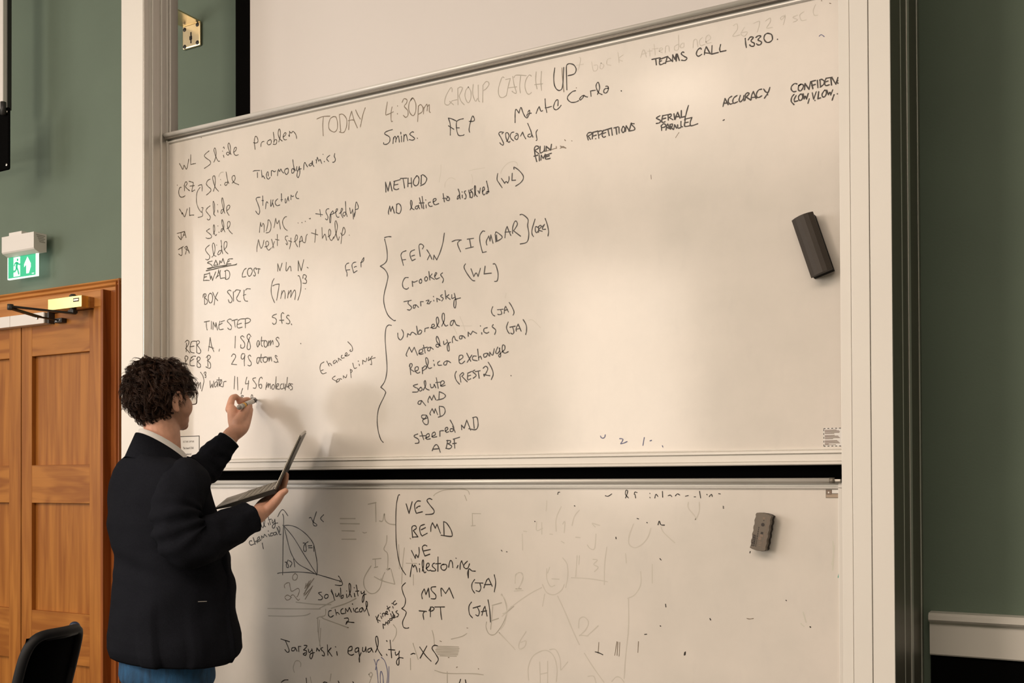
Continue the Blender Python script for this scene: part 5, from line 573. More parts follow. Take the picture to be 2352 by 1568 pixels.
L|g|306|drawing wiped sketch of circles and lines|6270,4608 6269,4488 6317,4400 6375,4415;6337,4491 6433,4490;6308,4627 6279,4557;6210,4416 6268,4324 6365,4303 6461,4359 6499,4429;6482,4745 6539,4670 6547,4534 6518,4396;6595,4515 6838,4512 7059,4488;6671,4776 6651,4530;6700,4777 6693,4675;6876,4741 6932,4734 6885,4682 6941,4651 6894,4599;6200,4381 6033,4295 5793,4134 5651,4002;6239,4305 6209,4157;6413,4288 6517,4089 6610,3890 6694,3735;6759,3639 6870,3487 7007,3323;6686,3929 6696,4031 6761,4061 6813,4005 6779,3918 6695,3837;6695,3845 6807,3844;6807,3853 6937,3971;5835,4416 5845,4505 5895,4550 5945,4509 5935,4438 5864,4339;5824,4320 5944,4334;5981,3839 5891,3702 5891,3624 5961,3655 5981,3726 5911,3704;6018,3260 6009,3398 6069,3542 6187,3620 6284,3628 6361,3565 6399,3431 6388,3276;6303,3646 6381,3652 6438,3554 6446,3418;6167,3489 6175,3239;6274,3506 6272,3248;6176,3343 6273,3369;6456,3419 6542,3520;7319,4301 7317,3971 7279,3637 7260,3388;7107,3341 7161,3396 7215,3392 7260,3346;6804,3372 6878,3379 6906,3306;6803,4907 6840,4866 6896,4868 6915,5036;6869,5162 6962,5138;6869,5153 6906,5120;6484,5147 6513,5173 6503,5045;6397,5059 6398,5214 6466,5352;6607,5132 6636,5235 6703,5312;6136,5167 6135,5063 6214,5090;6204,5159 6204,5021;7386,5162 7332,5029 7332,4930 7402,4891 7491,4934 7562,5018 7597,5117;7719,5136 7753,5071 7881,4961;8045,5415 8044,5350 8119,5263 8127,5223 8170,5320 8170,5416;7286,4821 7295,4714;7612,4709 7611,4496;7472,4621 7471,4473 7399,4355 7310,4309;5632,4266 5692,4216 5722,4095 5691,3934 5630,3842;5630,3789 5831,3610;5661,4038 5712,4059 5783,4133;6274,5419 6263,5298;7052,4889 7023,4687 7018,4453;6310,5023 6349,5021;6464,4941 6502,4921;6654,4993 6710,4990;5957,5050 5997,5046;5937,5015 5940,4823
L|w|338|smudge soft grey wiped patches|9614,5021 9620,4901 9604,4780;9628,4976 9611,4721;9303,4268 9332,4164;9280,4145 9310,4117
L|t|246|mark small green stroke at right edge|9685,4753 9677,4693 9666,4648"""
def ribbon(bm, pts, w, y, rng):
    P = catmull(pts, 5) if len(pts) > 2 else pts
    if len(P) == 2:
        (a, b), (c, d) = P; L = math.hypot(c-a, d-b)
        n = max(1, int(L/.01)); P = [(a+(c-a)*i/n, b+(d-b)*i/n) for i in range(n+1)]
    n = len(P); L = []; Rr = []; ph = rng.uniform(0, 6)
    for i, (x, z) in enumerate(P):
        x0, z0 = P[max(i-1, 0)]; x1, z1 = P[min(i+1, n-1)]; dx, dz = x1-x0, z1-z0; l = math.hypot(dx, dz) or 1e-9
        h = w/2*(1+.14*math.sin(i*.9+ph)); nx, nz = -dz/l*h, dx/l*h
        L.append((x+nx, z+nz)); Rr.append((x-nx, z-nz))
    def cap_(p, q, s):
        cx, cz = (p[0]+q[0])/2, (p[1]+q[1])/2; rx_, rz_ = p[0]-cx, p[1]-cz
        return [(cx+rx_*math.cos(a)-rz_*math.sin(a)*s, cz+rz_*math.cos(a)+rx_*math.sin(a)*s) for a in (PI/4, PI/2, 3*PI/4)]
    vl = [bm.verts.new((x, y, z)) for x, z in L]; vr = [bm.verts.new((x, y, z)) for x, z in Rr]
    for i in range(n-1): bm.faces.new((vl[i], vl[i+1], vr[i+1], vr[i]))
    c0_ = [bm.verts.new((x, y, z)) for x, z in cap_(L[0], Rr[0], 1)]; bm.faces.new([vl[0]]+[vr[0]]+c0_[::-1])
    c1_ = [bm.verts.new((x, y, z)) for x, z in cap_(L[-1], Rr[-1], -1)]; bm.faces.new([vl[-1]]+c1_+[vr[-1]])
rng = random.Random(3)
for ln, row in enumerate(DATA.strip().split('\n')):
    b_, ink, wd, lab, ss = row.split('|'); par, yy = (UB, -.0004) if b_ == 'U' else (LB, LY2-.0004)
    if ink in 'fgmw': yy += .0002
    strokes = []
    for st in ss.split(';'):
        pts = [tuple(int(v)/4000 - (3 if i == 0 else 0) for i, v in enumerate(p.split(','))) for p in st.split()]
        if pts[0] == pts[-1] and len(pts) == 2: pts[1] = (pts[1][0]+.0006, pts[1][1])
        strokes.append(pts)
    gap = .020 if ink in 'kbn' else .045                  # strokes nearer than this belong to one word or mark
    groups = []
    for pts in strokes:
        P = catmull(pts, 3) if len(pts) > 2 else [tuple(a+(b-a)*t/6 for a, b in zip(pts[0], pts[1])) for t in range(7)]
        near = [g for g in groups if any((x-u)**2+(z-v)**2 < gap*gap for x, z in P for u, v in g[1])]
        new = [[pts], list(P)]
        for g in near: new[0] += g[0]; new[1] += g[1]; groups.remove(g)
        groups.append(new)
    kind = lab.split()[0]; nm = 'handwriting' if kind in ('words', 'word', 'letters', 'symbols') else 'drawn_line' if kind in ('bracket', 'underline', 'arrow', 'diagram') else 'wiped_ink' if ink in 'fgw' else 'ink_mark'
    for g in groups:
        m_ = MB()
        for pts in g[0]: ribbon(m_.bm, pts, int(wd)*1e-5, yy - rng.uniform(0, .00012), rng)
        me = bpy.data.meshes.new(nm); m_.bm.to_mesh(me); m_.bm.free(); me.materials.append(M['ink_'+ink])
        o_ = bpy.data.objects.new(nm, me); C.objects.link(o_); o_.parent = par; o_.matrix_parent_inverse = Matrix.Translation(-Vector(par.location))
        if ink in 'fgmw': o_['kind'] = 'stuff'
# hazard style instruction sticker at the right of the upper board
s0 = at(1891.5, 1026, 0); s1 = at(1925, 983, 0); zt_, zb_ = at(1900, 982.5, 0).z, at(1900, 1025.5, 0).z
st = MB().box(s0.x, s0.x+.075, -.0005, 0, zb_, zt_).build('instruction_sticker', M['paper'], UB)
b_ = MB()
for i in range(8):
    x_ = s0.x+.0005+i*.0097; b_.box(x_, x_+.0050, -.0009, -.0004, zt_-.0022, zt_-.0004); b_.box(x_, x_+.0050, -.0009, -.0004, zb_+.0004, zb_+.0022)
for i in range(5):
    z_ = zb_+.001+i*.0098; b_.box(s0.x+.0004, s0.x+.002, -.0009, -.0004, z_, z_+.005)
b_.build('dashed_border', M['print_dark'], st)
rr = random.Random(5); b_ = MB(); z_ = zt_-.0048
for i, L_ in enumerate((.030, .036, .038, .037, .024, 0, .025, .034, .036, .038, .021, 0, .031, .034, .036, .038, .010, .028)):
    if L_: b_.box(s0.x+.0035, s0.x+.0035+L_, -.0009, -.0004, z_-.00135, z_)
    z_ -= .00225
b_.build('small_print', M['print_mid'], st)
# lecture capture sticker behind the shoulder
k0 = at(398, 1002, 0); k1 = at(458.5, 1054, 0)
st = MB().box(k0.x-.012, k1.x, -.0006, 0, k1.z, k0.z).build('capture_sticker', M['paper'], UB)
b_ = MB(); x0_, x1_ = k0.x-.012, k1.x
for a_ in ((x0_, x1_, k0.z-.0026, k0.z), (x0_, x1_, k1.z, k1.z+.0026), (x0_, x0_+.0026, k1.z, k0.z), (x1_-.0026, x1_, k1.z, k0.z)): b_.box(a_[0], a_[1], -.001, -.0005, a_[2], a_[3])
b_.build('sticker_border', M['print_dark'], st)
gc = at(401, 1028, 0); MB().tube([(gc.x, -.0005, gc.z), (gc.x, -.0011, gc.z)], .026, 32).build('green_disc', M['sticker_green'], st)
b_ = MB(); b_.box(gc.x-.012, gc.x+.012, -.0014, -.001, gc.z-.004, gc.z+.004); b_.box(gc.x+.004, gc.x+.012, -.0014, -.001, gc.z-.014, gc.z+.004); b_.box(gc.x-.014, gc.x+.008, -.0014, -.001, gc.z+.006, gc.z+.012); b_.build('disc_symbol', M['paper'], st)
tx = at(420.5, 1020, 0).x
text('sticker_text', 'LECTURE CAPTURE', .0088, (tx, -.0008, at(440, 1015.5, 0).z), M['eraser_grey'], st, sx=.74)
text('sticker_text', 'This board CAN', .0120, (tx, -.0008, at(440, 1031, 0).z), M['print_dark'], st, sx=.66)
text('sticker_text', 'be captured', .0110, (tx+.003, -.0008, at(440, 1044.5, 0).z), M['print_dark'], st, sx=.74)
for o_ in [x for x in bpy.data.objects if x.name.startswith('sticker_text')]: o_['label'] = 'small printed words on the capture sticker'
# ------------------------------------------------------------------ board erasers
q = [at(*p, -.045) for p in ((1817, 508), (1865.5, 482), (1909, 614), (1864, 639.5))]
def erase_frame(q):
    c_ = (q[0]+q[1]+q[2]+q[3])/4; ax = ((q[3]+q[2])-(q[0]+q[1]))/2; wd_ = ((q[1]+q[2])-(q[0]+q[3]))/2
    return c_, ax, wd_
c_, ax, wd_ = erase_frame(q); L = ax.length; a1 = ax.normalized(); Wd = wd_.length
w1 = Vector((0, -1, 0)).cross(a1); w1 = w1 if w1.dot(wd_) > 0 else -w1
e1_ = thing('board_eraser', 'black felt board eraser with curved charcoal back on the upper board', 'eraser', (c_.x, 0, c_.z))
def er(u, v, y): return Vector((c_.x, y, c_.z)) + a1*(u*L) + w1*(v*Wd)
b_ = MB(); arc = [(-.5, -.040), (-.3, -.0485), (-.1, -.0525), (.1, -.0525), (.3, -.0485), (.5, -.040), (.5, -.034), (-.5, -.034)]
b_.loft([[er(u, v, y) for v, y in arc] for u in (-.5, .5)]); b_.build('grip', M['eraser_top'], e1_)
b_ = MB(); rr = random.Random(9)
for i, (y0_, y1_, s_) in enumerate(((-.034, -.026, .43), (-.026, -.016, .46), (-.016, -.0002, .47))):
    b_.loft([[er(u*(.955+.006*i), v*s_*2, y) for v, y in ((-.5, y0_), (.5, y0_), (.5, y1_), (-.5, y1_))] for u in (-.5, .5)])
b_.build('felt_pad', M['felt'], e1_)
q = [at(*p, LY2-.038) for p in ((1734, 1173.5), (1775, 1183), (1757.5, 1268), (1722, 1261))]
c_, ax, wd_ = erase_frame(q); L = ax.length; a1 = ax.normalized(); Wd = wd_.length; w1 = Vector((0, -1, 0)).cross(a1); w1 = w1 if w1.dot(wd_) > 0 else -w1
e2_ = thing('board_eraser', 'grey wavy-sided board eraser with printed label on the lower board', 'eraser', (c_.x, LY2, c_.z))
def outline(sc=1.0, shrink=0):
    pts = []; N = 44
    for i in range(N):                               # two wavy long sides with rounded ends
        t_ = i/N
        if t_ < .4: u = -.46+.92*t_/.4; v = .5-.025*(1-math.cos(5*2*PI*t_/.4)); 
        elif t_ < .5: a_ = (t_-.4)/.1*PI; u = .46+.04*math.sin(a_); v = .46*math.cos(a_)
        elif t_ < .9: u = .46-.92*(t_-.5)/.4; v = -.5+.025*(1-math.cos(5*2*PI*(t_-.5)/.4))
        else: a_ = (t_-.9)/.1*PI; u = -.46-.04*math.sin(a_); v = -.46*math.cos(a_)
        pts.append((u*(1-shrink*.4), v*(1-shrink)))
    return pts
def er2(u, v, y): return Vector((c_.x, y, c_.z)) + a1*(u*L) + w1*(v*Wd)
yf = LY2-.038
MB().loft([[er2(u, v, y) for u, v in outline(shrink=s_)] for y, s_ in ((yf, .06), (yf+.003, 0), (yf+.014, 0))]).build('grip', M['eraser_grey'], e2_)
MB().loft([[er2(u, v, y) for u, v in outline(shrink=s_)] for y, s_ in ((yf+.014, .03), (yf+.026, .02), (yf+.0265, .05), (LY2-.0002, .04))]).build('foam_block', M['eraser_side'], e2_)
lab = MB().box(0, 0, 0, 0, 0, 0).bm if False else None
def lrect(name, u0, u1, v0, v1, m, off=.0003, par=None):
    b_ = MB(); b_.quad(er2(u0, v0, yf-off), er2(u1, v0, yf-off), er2(u1, v1, yf-off), er2(u0, v1, yf-off)); return b_.build(name, m, par or e2_)
lg = lrect('label_band', .10, .40, -.42, -.22, M['print_dark'])
rot = Matrix(((-a1.x, w1.x, 0, 0), (0, 0, -1, 0), (-a1.z, w1.z, 0, 0), (0, 0, 0, 1)))
def ltext(body, size, u, v, m, sx=1.0):
    t_ = text('label_text', body, size, er2(u, v, yf-.0005), m, e2_, rot=Matrix(((-a1.x, -w1.x, 0, 0), (0, 0, -1, 0), (-a1.z, -w1.z, 0, 0), (0, 0, 0, 1))), sx=sx, ext=0); return t_
ltext('B MTZA', .0105, .385, -.25, M['eraser_grey'], .92)
rr = random.Random(4)
for v0_, v1_, un, m__ in ((-.17, -.12, -.10, 'print_dark'), (.27, .30, -.40, 'print_mid'), (.345, .37, -.42, 'print_mid')):
    u_ = .40
    while u_ > un:
        l_ = rr.uniform(.02, .06); lrect('label_print', u_-l_, u_, v0_, v1_, M[m__]); u_ -= l_+.012
for u in (.36, .31, .27): lrect('label_symbol', u-.02, u, -.02, .16, M['print_mid'])
for u, v, r_ in ((-.20, .06, .0048), (.17, .02, .0045)):
    b_ = MB(); b_.bm.faces.new([b_.bm.verts.new(er2(u+r_/L*math.cos(i*PI/8), v+r_/Wd*math.sin(i*PI/8), yf-.0004)) for i in range(16)]); b_.build('label_symbol', M['print_dark'] if u < 0 else M['print_mid'], e2_)
lrect('label_symbol', -.01, .05, .02, .16, M['print_dark']); lrect('label_symbol', .06, .12, -.02, .18, M['print_mid']); lrect('label_symbol', -.40, -.34, .0, .12, M['print_mid']); lrect('label_symbol', -.33, -.30, .05, .1, M['print_dark'])
# ------------------------------------------------------------------ the man at the board
T0 = 3.20
def dq(px, py, t): return dp(px, py, t+.15)
def V(*a): return Vector(a)
hd_az = math.radians(6); bd_az = math.radians(20)       # headings, clockwise from +y
def axes(az): return Vector((math.sin(az), math.cos(az), 0)), Vector((math.cos(az), -math.sin(az), 0))
HF, HR = axes(hd_az); BF, BR = axes(bd_az); UPV = V(0, 0, 1)
HC = dp(371, 903, T0)                                   # centre of the cranium
ground = dp(372, 1540, T0); ground.z = 0
man = thing('person', 'man with curly hair in a dark jacket writing on the board, laptop in hand', 'person', (ground.x, ground.y, 0))
def hp(r, f, u): return HC + HR*r + HF*f + UPV*u          # head frame
def rotm(F_, R_): return Matrix(((R_.x, F_.x, 0, 0), (R_.y, F_.y, 0, 0), (0, 0, 1, 0), (0, 0, 0, 1)))
HM = rotm(HF, HR); BM = rotm(BF, BR)
def chain(mb, pts, rads, n=14):
    pts = [Vector(p) for p in pts]; sub = []; rr_ = []
    PP = [tuple(p)+(r,) for p, r in zip(pts, rads)]
    Q = catmull(PP, 5) if len(PP) > 2 else [tuple(a+(b-a)*t/6 for a, b in zip(PP[0], PP[1])) for t in range(7)]
    mb.tube([q[:3] for q in Q], [q[3] for q in Q], n)
    mb.ell(pts[0], (rads[0],)*3, seg=n, ring=8); mb.ell(pts[-1], (rads[-1],)*3, seg=n, ring=8)
# key joints
NB = dp(373, 1012, T0)                                  # base of neck
def tp(py, l, r, t=T0): return dp((l+r)/2, py, t)
ShR = tp(1092, 300, 440) + BR*.185; ShL = tp(1085, 300, 420) - BR*.175
ElR = dq(437, 1258, 2.83); WrR = dq(594, 1180, 3.00)
ElL = dp(447, 1098, 3.38); WrL = dp(533, 997, 3.47)
TipL = at(590, 917.5, -.001)
body = MB()
# cranium, face, jaw, neck
body.ell(hp(0, -.004, .010), (.067, .084, .078), HM, 28, 20)
body.ell(hp(0, .026, -.040), (.064, .068, .074), HM, 24, 16)
body.ell(hp(0, .040, -.078), (.046, .052, .038), HM, 20, 12)
body.ell(hp(.034, .040, -.040), (.034, .042, .042), HM); body.ell(hp(-.034, .040, -.040), (.034, .042, .042), HM)
body.ell(hp(0, .076, -.094), (.020, .019, .017), HM)
body.ell(hp(0, .078, -.060), (.020, .013, .012), HM)                                      # chin
chain(body, [hp(0, .084, .008), hp(0, .097, -.018), hp(0, .098, -.030)], [.007, .008, .0095], 12)
for s in (-1, 1):
    body.ell(hp(s*.009, .091, -.032), (.007, .008, .005), HM)
    body.ell(hp(s*.030, .072, .014), (.022, .016, .008), HM)                               # brow
    # ear: rim, lobe and back
    ec = hp(s*.074, -.002, -.030)
    rim = []
    for k in range(10):
        a_ = math.radians(-70+k*28); rim.append(ec + HR*(s*(.010+.006*math.sin(a_))) + HF*(-.014*math.cos(a_)*1.05 - .004) + UPV*(.028*math.sin(a_)+.002))
    chain(body, rim, [.0042]*10, 8)
    chain(body, [ec+UPV*-.026+HR*s*.006, ec+UPV*-.008+HF*-.004+HR*s*.007, ec+UPV*.016+HF*-.004+HR*s*.007], [.0075, .0065, .0055], 10)
neck_t = hp(0, -.004, -.075)
chain(body, [hp(0, -.010, -.035), neck_t, NB+UPV*.015, NB+UPV*-.05], [.058, .053, .053, .056], 20)
# trunk under the clothes
TR = [(1056, .08, .055), (1090, .150, .075), (1140, .165, .105), (1220, .155, .110), (1300, .150, .110), (1400, .150, .105), (1500, .150, .100)]
tc = {1056: (300, 425), 1090: (268, 440), 1140: (262, 470), 1220: (265, 480), 1300: (285, 500), 1400: (275, 505), 1500: (270, 505)}
rings = []
for py, al, af in TR:
    c_ = tp(py, *tc[py]); rings.append([c_ + BR*(al*math.cos(k*PI/12)) + BF*(af*math.sin(k*PI/12)) for k in range(24)])
body.loft(rings)
hipc = tp(1500, 270, 505)
for s in (-1, 1):
    hj = hipc + BR*s*.09 - UPV*.04; kn = Vector((hj.x, hj.y, .50)) + BF*.02; an = Vector((hj.x, hj.y, .09)) - BF*.02
    chain(body, [hj, kn, an], [.066, .048, .034], 16)
    chain(body, [an-UPV*.03, an+BF*.09-UPV*.055], [.026, .016], 12)
chain(body, [ShR-BR*.05-UPV*.06, ShR-BR*.01-UPV*.08, ElR, WrR], [.040, .042, .038, .027], 16)
chain(body, [ShL+BR*.05-UPV*.06, ShL+BR*.01-UPV*.08, ElL, WrL], [.040, .042, .038, .027], 16)
# ---- writing hand (left) ----
def hand_frame(w, k, thumb_dir):
    d_ = (k-w).normalized(); s_ = (thumb_dir - d_*thumb_dir.dot(d_)).normalized(); n_ = d_.cross(s_); return d_, s_, n_
tR = 3.53
kn_c = dp(557, 925, 3.545)                                 # knuckle row centre
W0 = WrL
# palm as a flattened blend between wrist and knuckles
P_out = [dp(541, 988, 3.475), dp(536, 965, 3.50), dp(533, 940, 3.525)]    # thumb-index side (left in the picture)
P_in = [dp(556, 985, 3.485), dp(566, 960, 3.535), dp(572, 940, 3.575)]
chain(body, [WrL, P_out[0], P_out[1], P_out[2]], [.0255, .021, .019, .0165], 12)
chain(body, [WrL, P_in[0], P_in[1], P_in[2]], [.0245, .020, .018, .0145], 12)
chain(body, [WrL, (P_out[0]+P_in[0])/2, (P_out[1]+P_in[1])/2, (P_out[2]+P_in[2])/2], [.026, .024, .021, .016], 12)
# index: up to a bent knuckle, then forward along the pen
chain(body, [dp(527, 940, 3.53), dp(533, 915, 3.545), dp(542, 911, 3.555)], [.0145, .0115, .0105], 10)
chain(body, [dp(541, 911, 3.555), dp(553, 918, 3.585), dp(566, 919.5, 3.612)], [.0105, .0090, .0075], 10)
# thumb: from the wrist side along the near face of the pen
chain(body, [dp(545, 972, 3.48), dp(556, 953, 3.50), dp(565, 938, 3.535), dp(573, 926, 3.585)], [.019, .0155, .0125, .0095], 10)
# middle, ring and little finger curled under the pen
for (x0_, y0_, t0_), (x1_, y1_, t1_), (x2_, y2_, t2_), r_ in (((550, 922, 3.575), (572, 918, 3.615), (573.5, 937, 3.60), .0095), ((556, 936, 3.585), (574, 930, 3.622), (571.5, 946, 3.598), .0090), ((560, 950, 3.575), (572, 944, 3.602), (566, 955, 3.585), .0080)):
    chain(body, [dp(x0_, y0_, t0_), dp(x1_, y1_, t1_), dp(x2_, y2_, t2_)], [r_*1.15, r_, r_*.85], 10)
# ---- laptop hand (right) ----
chain(body, [WrR, dq(613, 1166, 3.05), dq(632, 1149, 3.09), dq(645, 1135, 3.12)], [.027, .022, .018, .013], 12)
chain(body, [WrR, dq(606, 1158, 3.10), dq(622, 1147, 3.16), dq(640, 1130, 3.20)], [.026, .020, .017, .012], 12)
chain(body, [WrR, dq(615, 1169, 3.01), dq(634, 1149, 3.00), dq(646, 1134, 3.00), dq(656, 1127, 3.00)], [.024, .018, .0150, .0120, .0098], 10)   # thumb
for (a_, b_, c_, r_) in ((dq(645, 1132, 3.11), dq(653, 1112, 3.11), dq(656, 1088, 3.10), .0098), (dq(643, 1128, 3.15), dq(654, 1110, 3.16), dq(659, 1090, 3.16), .0095), (dq(641, 1126, 3.19), dq(653, 1110, 3.21), dq(657, 1096, 3.22), .0088), (dq(638, 1126, 3.21), dq(650, 1114, 3.25), dq(654, 1106, 3.26), .0078)):
    chain(body, [a_, b_, c_], [r_*1.15, r_, r_*.82], 10)
bo = body.build('body', M['skin'], man, True); fuse(bo, .0036, 5, .5)
# eyes, lips
for s in (-1, 1):
    e_ = MB(); e_.ell(hp(s*.031, .075, -.002), (.0125, .0125, .011), HM, 16, 12); e_.build('eye', M['eye_white'], man, True)
    e_ = MB(); e_.ell(hp(s*.031, .0855, -.002), (.0055, .003, .0055), HM, 12, 8); e_.build('iris', M['iris'], man, True)
l_ = MB(); chain(l_, [hp(-.022, .076, -.063), hp(0, .089, -.061), hp(.022, .076, -.063)], [.003, .0055, .003], 8); l_.build('mouth', M['lip'], man, True)
# ---- hair: a lumpy cap plus curls ----
hair = MB(); rng = random.Random(11)
HCc = dp(364, 900, T0)
hmtx = Matrix(((HR.x, HF.x, 0), (HR.y, HF.y, 0), (0, 0, 1)))
def hair_r(d):                                            # direction in head frame -> radius (r,f,u)
    x, y, z = d
    rx_, ry_, rz_ = .083, .099, .102
    r = 1/math.sqrt((x/rx_)**2+(y/ry_)**2+(z/rz_)**2)
    if z < -.3 and y < .2: r *= 1+.22*(-z-.3)
    return r
def covered(d, jit=0):
    x, y, z = d; j = jit
    if z > .22+j: return y < .93 or z > .38
    if y < -.20+j*.5: return z > -.96+j
    if y < .02: return z > -.80+2.2*(y+.20)+j      # behind and above the ears
    if y < .55: return z > -.05+.38*y+j             # temples
    return z > .26+j
cap_ = bmesh.new(); bmesh.ops.create_icosphere(cap_, subdivisions=5, radius=1)
dead = []
for v in cap_.verts:
    d = v.co.normalized()
    if not covered(d): dead.append(v)
    n_ = noise.fractal(d*3.4, 1, 2, 4)*.075 + noise.noise(d*9)*.035
    r = hair_r(d)*(.90+n_)
    p = Vector((d.x*r, d.y*r, d.z*r)); v.co = HCc + hmtx@p
bmesh.ops.delete(cap_, geom=dead, context='VERTS')
bmesh.ops.solidify(cap_, geom=cap_.faces[:], thickness=.006)
me = bpy.data.meshes.new('hair'); cap_.to_mesh(me); cap_.free(); me.materials.append(M['hair_core']); me.materials.append(M['hair'])
for p in me.polygons: p.use_smooth = True
hb2 = bmesh.new(); hb2.from_mesh(me)
def curl(d, L, rad, turns, w):
    n0 = hmtx@Vector(d); base = HCc + hmtx@(Vector(d)*hair_r(d)*rng.uniform(.80, .93))
    t1 = n0.cross(UPV); t1 = t1.normalized() if t1.length > .05 else V(1, 0, 0); t2 = n0.cross(t1).normalized()
    a0 = rng.uniform(0, 2*PI); flow = (t2 if t2.z < 0 else -t2)*rng.uniform(.2, 1)+t1*rng.uniform(-.8, .8); flow.normalize()
    s_ = n0.cross(flow).normalized(); N = 11; P = []
    for i in range(N):
        u = i/(N-1); a_ = a0+turns*2*PI*u
        P.append(base + n0*(L*.38*math.sin(u*PI*.75)) + flow*(L*u) + (n0*math.cos(a_)+s_*math.sin(a_))*rad*(.6+.4*u))
    # flat-ish 3 sided strand
    rings = []
    for i, p in enumerate(P):
        t_ = (P[min(i+1, N-1)]-P[max(i-1, 0)]).normalized(); a = t_.cross(n0); a = a.normalized() if a.length > .01 else s_; b = t_.cross(a); r = w*(1-.75*(i/(N-1))**2)
        rings.append([hb2.verts.new(p+(a*math.cos(q)+b*math.sin(q))*r) for q in (0, 2*PI/3, 4*PI/3)])
    for i in range(N-1):
        for k in range(3):
            f_ = hb2.faces.new((rings[i][k], rings[i][(k+1) % 3], rings[i+1][(k+1) % 3], rings[i+1][k])); f_.material_index = 1; f_.smooth = True
cnt = 0
while cnt < 1500:                                         # tufts: bundles of strands sharing a curl
    z = rng.uniform(-.85, 1); a_ = rng.uniform(0, 2*PI); q = math.sqrt(1-z*z); d = Vector((q*math.cos(a_), q*math.sin(a_), z))
    if not covered(d, rng.uniform(-.03, .06)): continue
    cnt += 1; st_ = rng.getstate(); seed_ = rng.random()
    L = rng.uniform(.028, .050) if d.z > -.35 else rng.uniform(.016, .028)
    rad = rng.uniform(.004, .009); tn = rng.uniform(.5, 1.35); r0 = rng.random()*1e6
    for k in range(5):
        rng2 = rng; save = rng; rng = random.Random(r0)
        dd = (d+Vector((math.sin(k*2.1)*.022, math.cos(k*2.7)*.022, math.sin(k*1.3)*.022))).normalized()
        curl(dd, L*(1+.05*k), rad, tn, .00085); rng = save
hb2.to_mesh(me); hb2.free(); ho = bpy.data.objects.new('hair', me); C.objects.link(ho); ho.parent = man; ho.matrix_parent_inverse = Matrix.Translation(-Vector(man.location))
# ---- spectacles ----
gl = MB(); zf = .094; gz = -.006
def lens_ring(s):
    out = []
    for k in range(24):
        a_ = 2*PI*k/24; c0, s0 = math.cos(a_), math.sin(a_); e = .55
        out.append(hp(s*(.035+.027*abs(c0)**e*(1 if c0 > 0 else -1)), zf-.012*((.035+.027*c0)/.065)**2, gz-.004+.0205*abs(s0)**e*(1 if s0 > 0 else -1)))
    return out
for s in (-1, 1):
    r_ = lens_ring(s); gl.tube(r_+r_[:2], .0016, 6)
    top = [p for p in r_[1:12]]; gl.tube(top, .0028, 6)
    gl.tube([hp(s*.062, zf-.012, gz+.012), hp(s*.074, zf-.022, gz+.012), hp(s*.080, .03, gz+.010), hp(s*.081, -.004, gz+.004), hp(s*.079, -.022, gz-.012)], .0024, 6)
gl.tube([hp(-.010, zf, gz+.008), hp(0, zf+.004, gz+.011), hp(.010, zf, gz+.008)], .0022, 6)
go = gl.build('spectacles', M['tortoise'], man, True)
for s in (-1, 1):
    b_ = MB(); b_.bm.faces.new([b_.bm.verts.new(p) for p in lens_ring(s)]); b_.build('lens', M['lens'], go)
# ---- shirt collar, jacket ----
def collar_ring(c, F_, R_, rl, rf, tilt, n=40, gap=0.0, h=0.0):
    out = []
    for k in range(n+1):
        a_ = -PI/2 + gap + (2*PI-2*gap)*k/n - PI      # starts at the front, runs round the back
        a_ = PI/2 + gap + (2*PI-2*gap)*k/n
        r, f = rl*math.cos(a_), rf*math.sin(a_); out.append(c + R_*r + F_*f + UPV*(h - tilt*(f+rf)/(2*rf)))
    return out
cc = dp(374, 1010, T0) + UPV*.0
sh = MB()
r1 = collar_ring(cc, BF, BR, .068, .070, .085, gap=.25, h=.033); r2 = collar_ring(cc, BF, BR, .074, .077, .085, gap=.22, h=-.022); r3 = collar_ring(cc, BF, BR, .064, .066, .085, gap=.25, h=.030); r4 = collar_ring(cc, BF, BR, .066, .068, .085, gap=.25, h=-.02)
sh.loft([r4, r3, r1, r2], closed=False, cap=False)
# shirt front inside the open jacket
fr_ = []
for py, w_, f_ in ((1056, .04, .085), (1100, .06, .112), (1200, .08, .125), (1300, .085, .128), (1400, .085, .130), (1500, .085, .128)):
    key = min(tc, key=lambda k_: abs(k_-py)); c_ = tp(py, *tc[key]); fr_.append([c_+BR*(w_*x)+BF*(f_-.02*x*x) for x in (-1, -.5, 0, .5, 1)])
sh.loft(fr_, closed=False, cap=False)
sh.build('shirt', M['shirt'], man, True)
# torso of the jacket: rings with silhouettes measured from the photo
LV = [(1022, 318, 412, 0.062, 1), (1034, 300, 425, 0.09, 1), (1046, 288, 440, 0.145, 0.9), (1060, 273, 452, 0.19, 0.8), (1080, 263, 462, 0.212, 0.6), (1105, 257, 468, 0.226, 0.45), (1150, 255, 482, 0.23, 0.2), (1200, 255, 496, 0.226, 0.1), (1260, 267, 512, 0.212, 0), (1300, 273, 527, 0.205, 0), (1350, 268, 532, 0.208, 0), (1400, 262, 532, 0.215, 0), (1425, 259, 536, 0.222, 0), (1455, 258, 546, 0.228, 0), (1484, 261, 547, 0.23, 0), (1498, 265, 540, 0.23, 0), (1510, 268, 522, 0.23, 0)]
sr = V(math.cos(math.radians(47.7)), math.sin(math.radians(47.7)), 0)
ca, sa = abs(sr.dot(BF)), abs(sr.dot(BR))
N = 120; rings = []
def lerp_levels(py):
    for a_, b_ in zip(LV, LV[1:]):
        if a_[0] <= py <= b_[0]:
            t_ = (py-a_[0])/(b_[0]-a_[0]); return [x+(y-x)*t_ for x, y in zip(a_, b_)]
jk = bmesh.new(); rows = []
pys = [1022+ (1510-1022)*i/96 for i in range(97)]
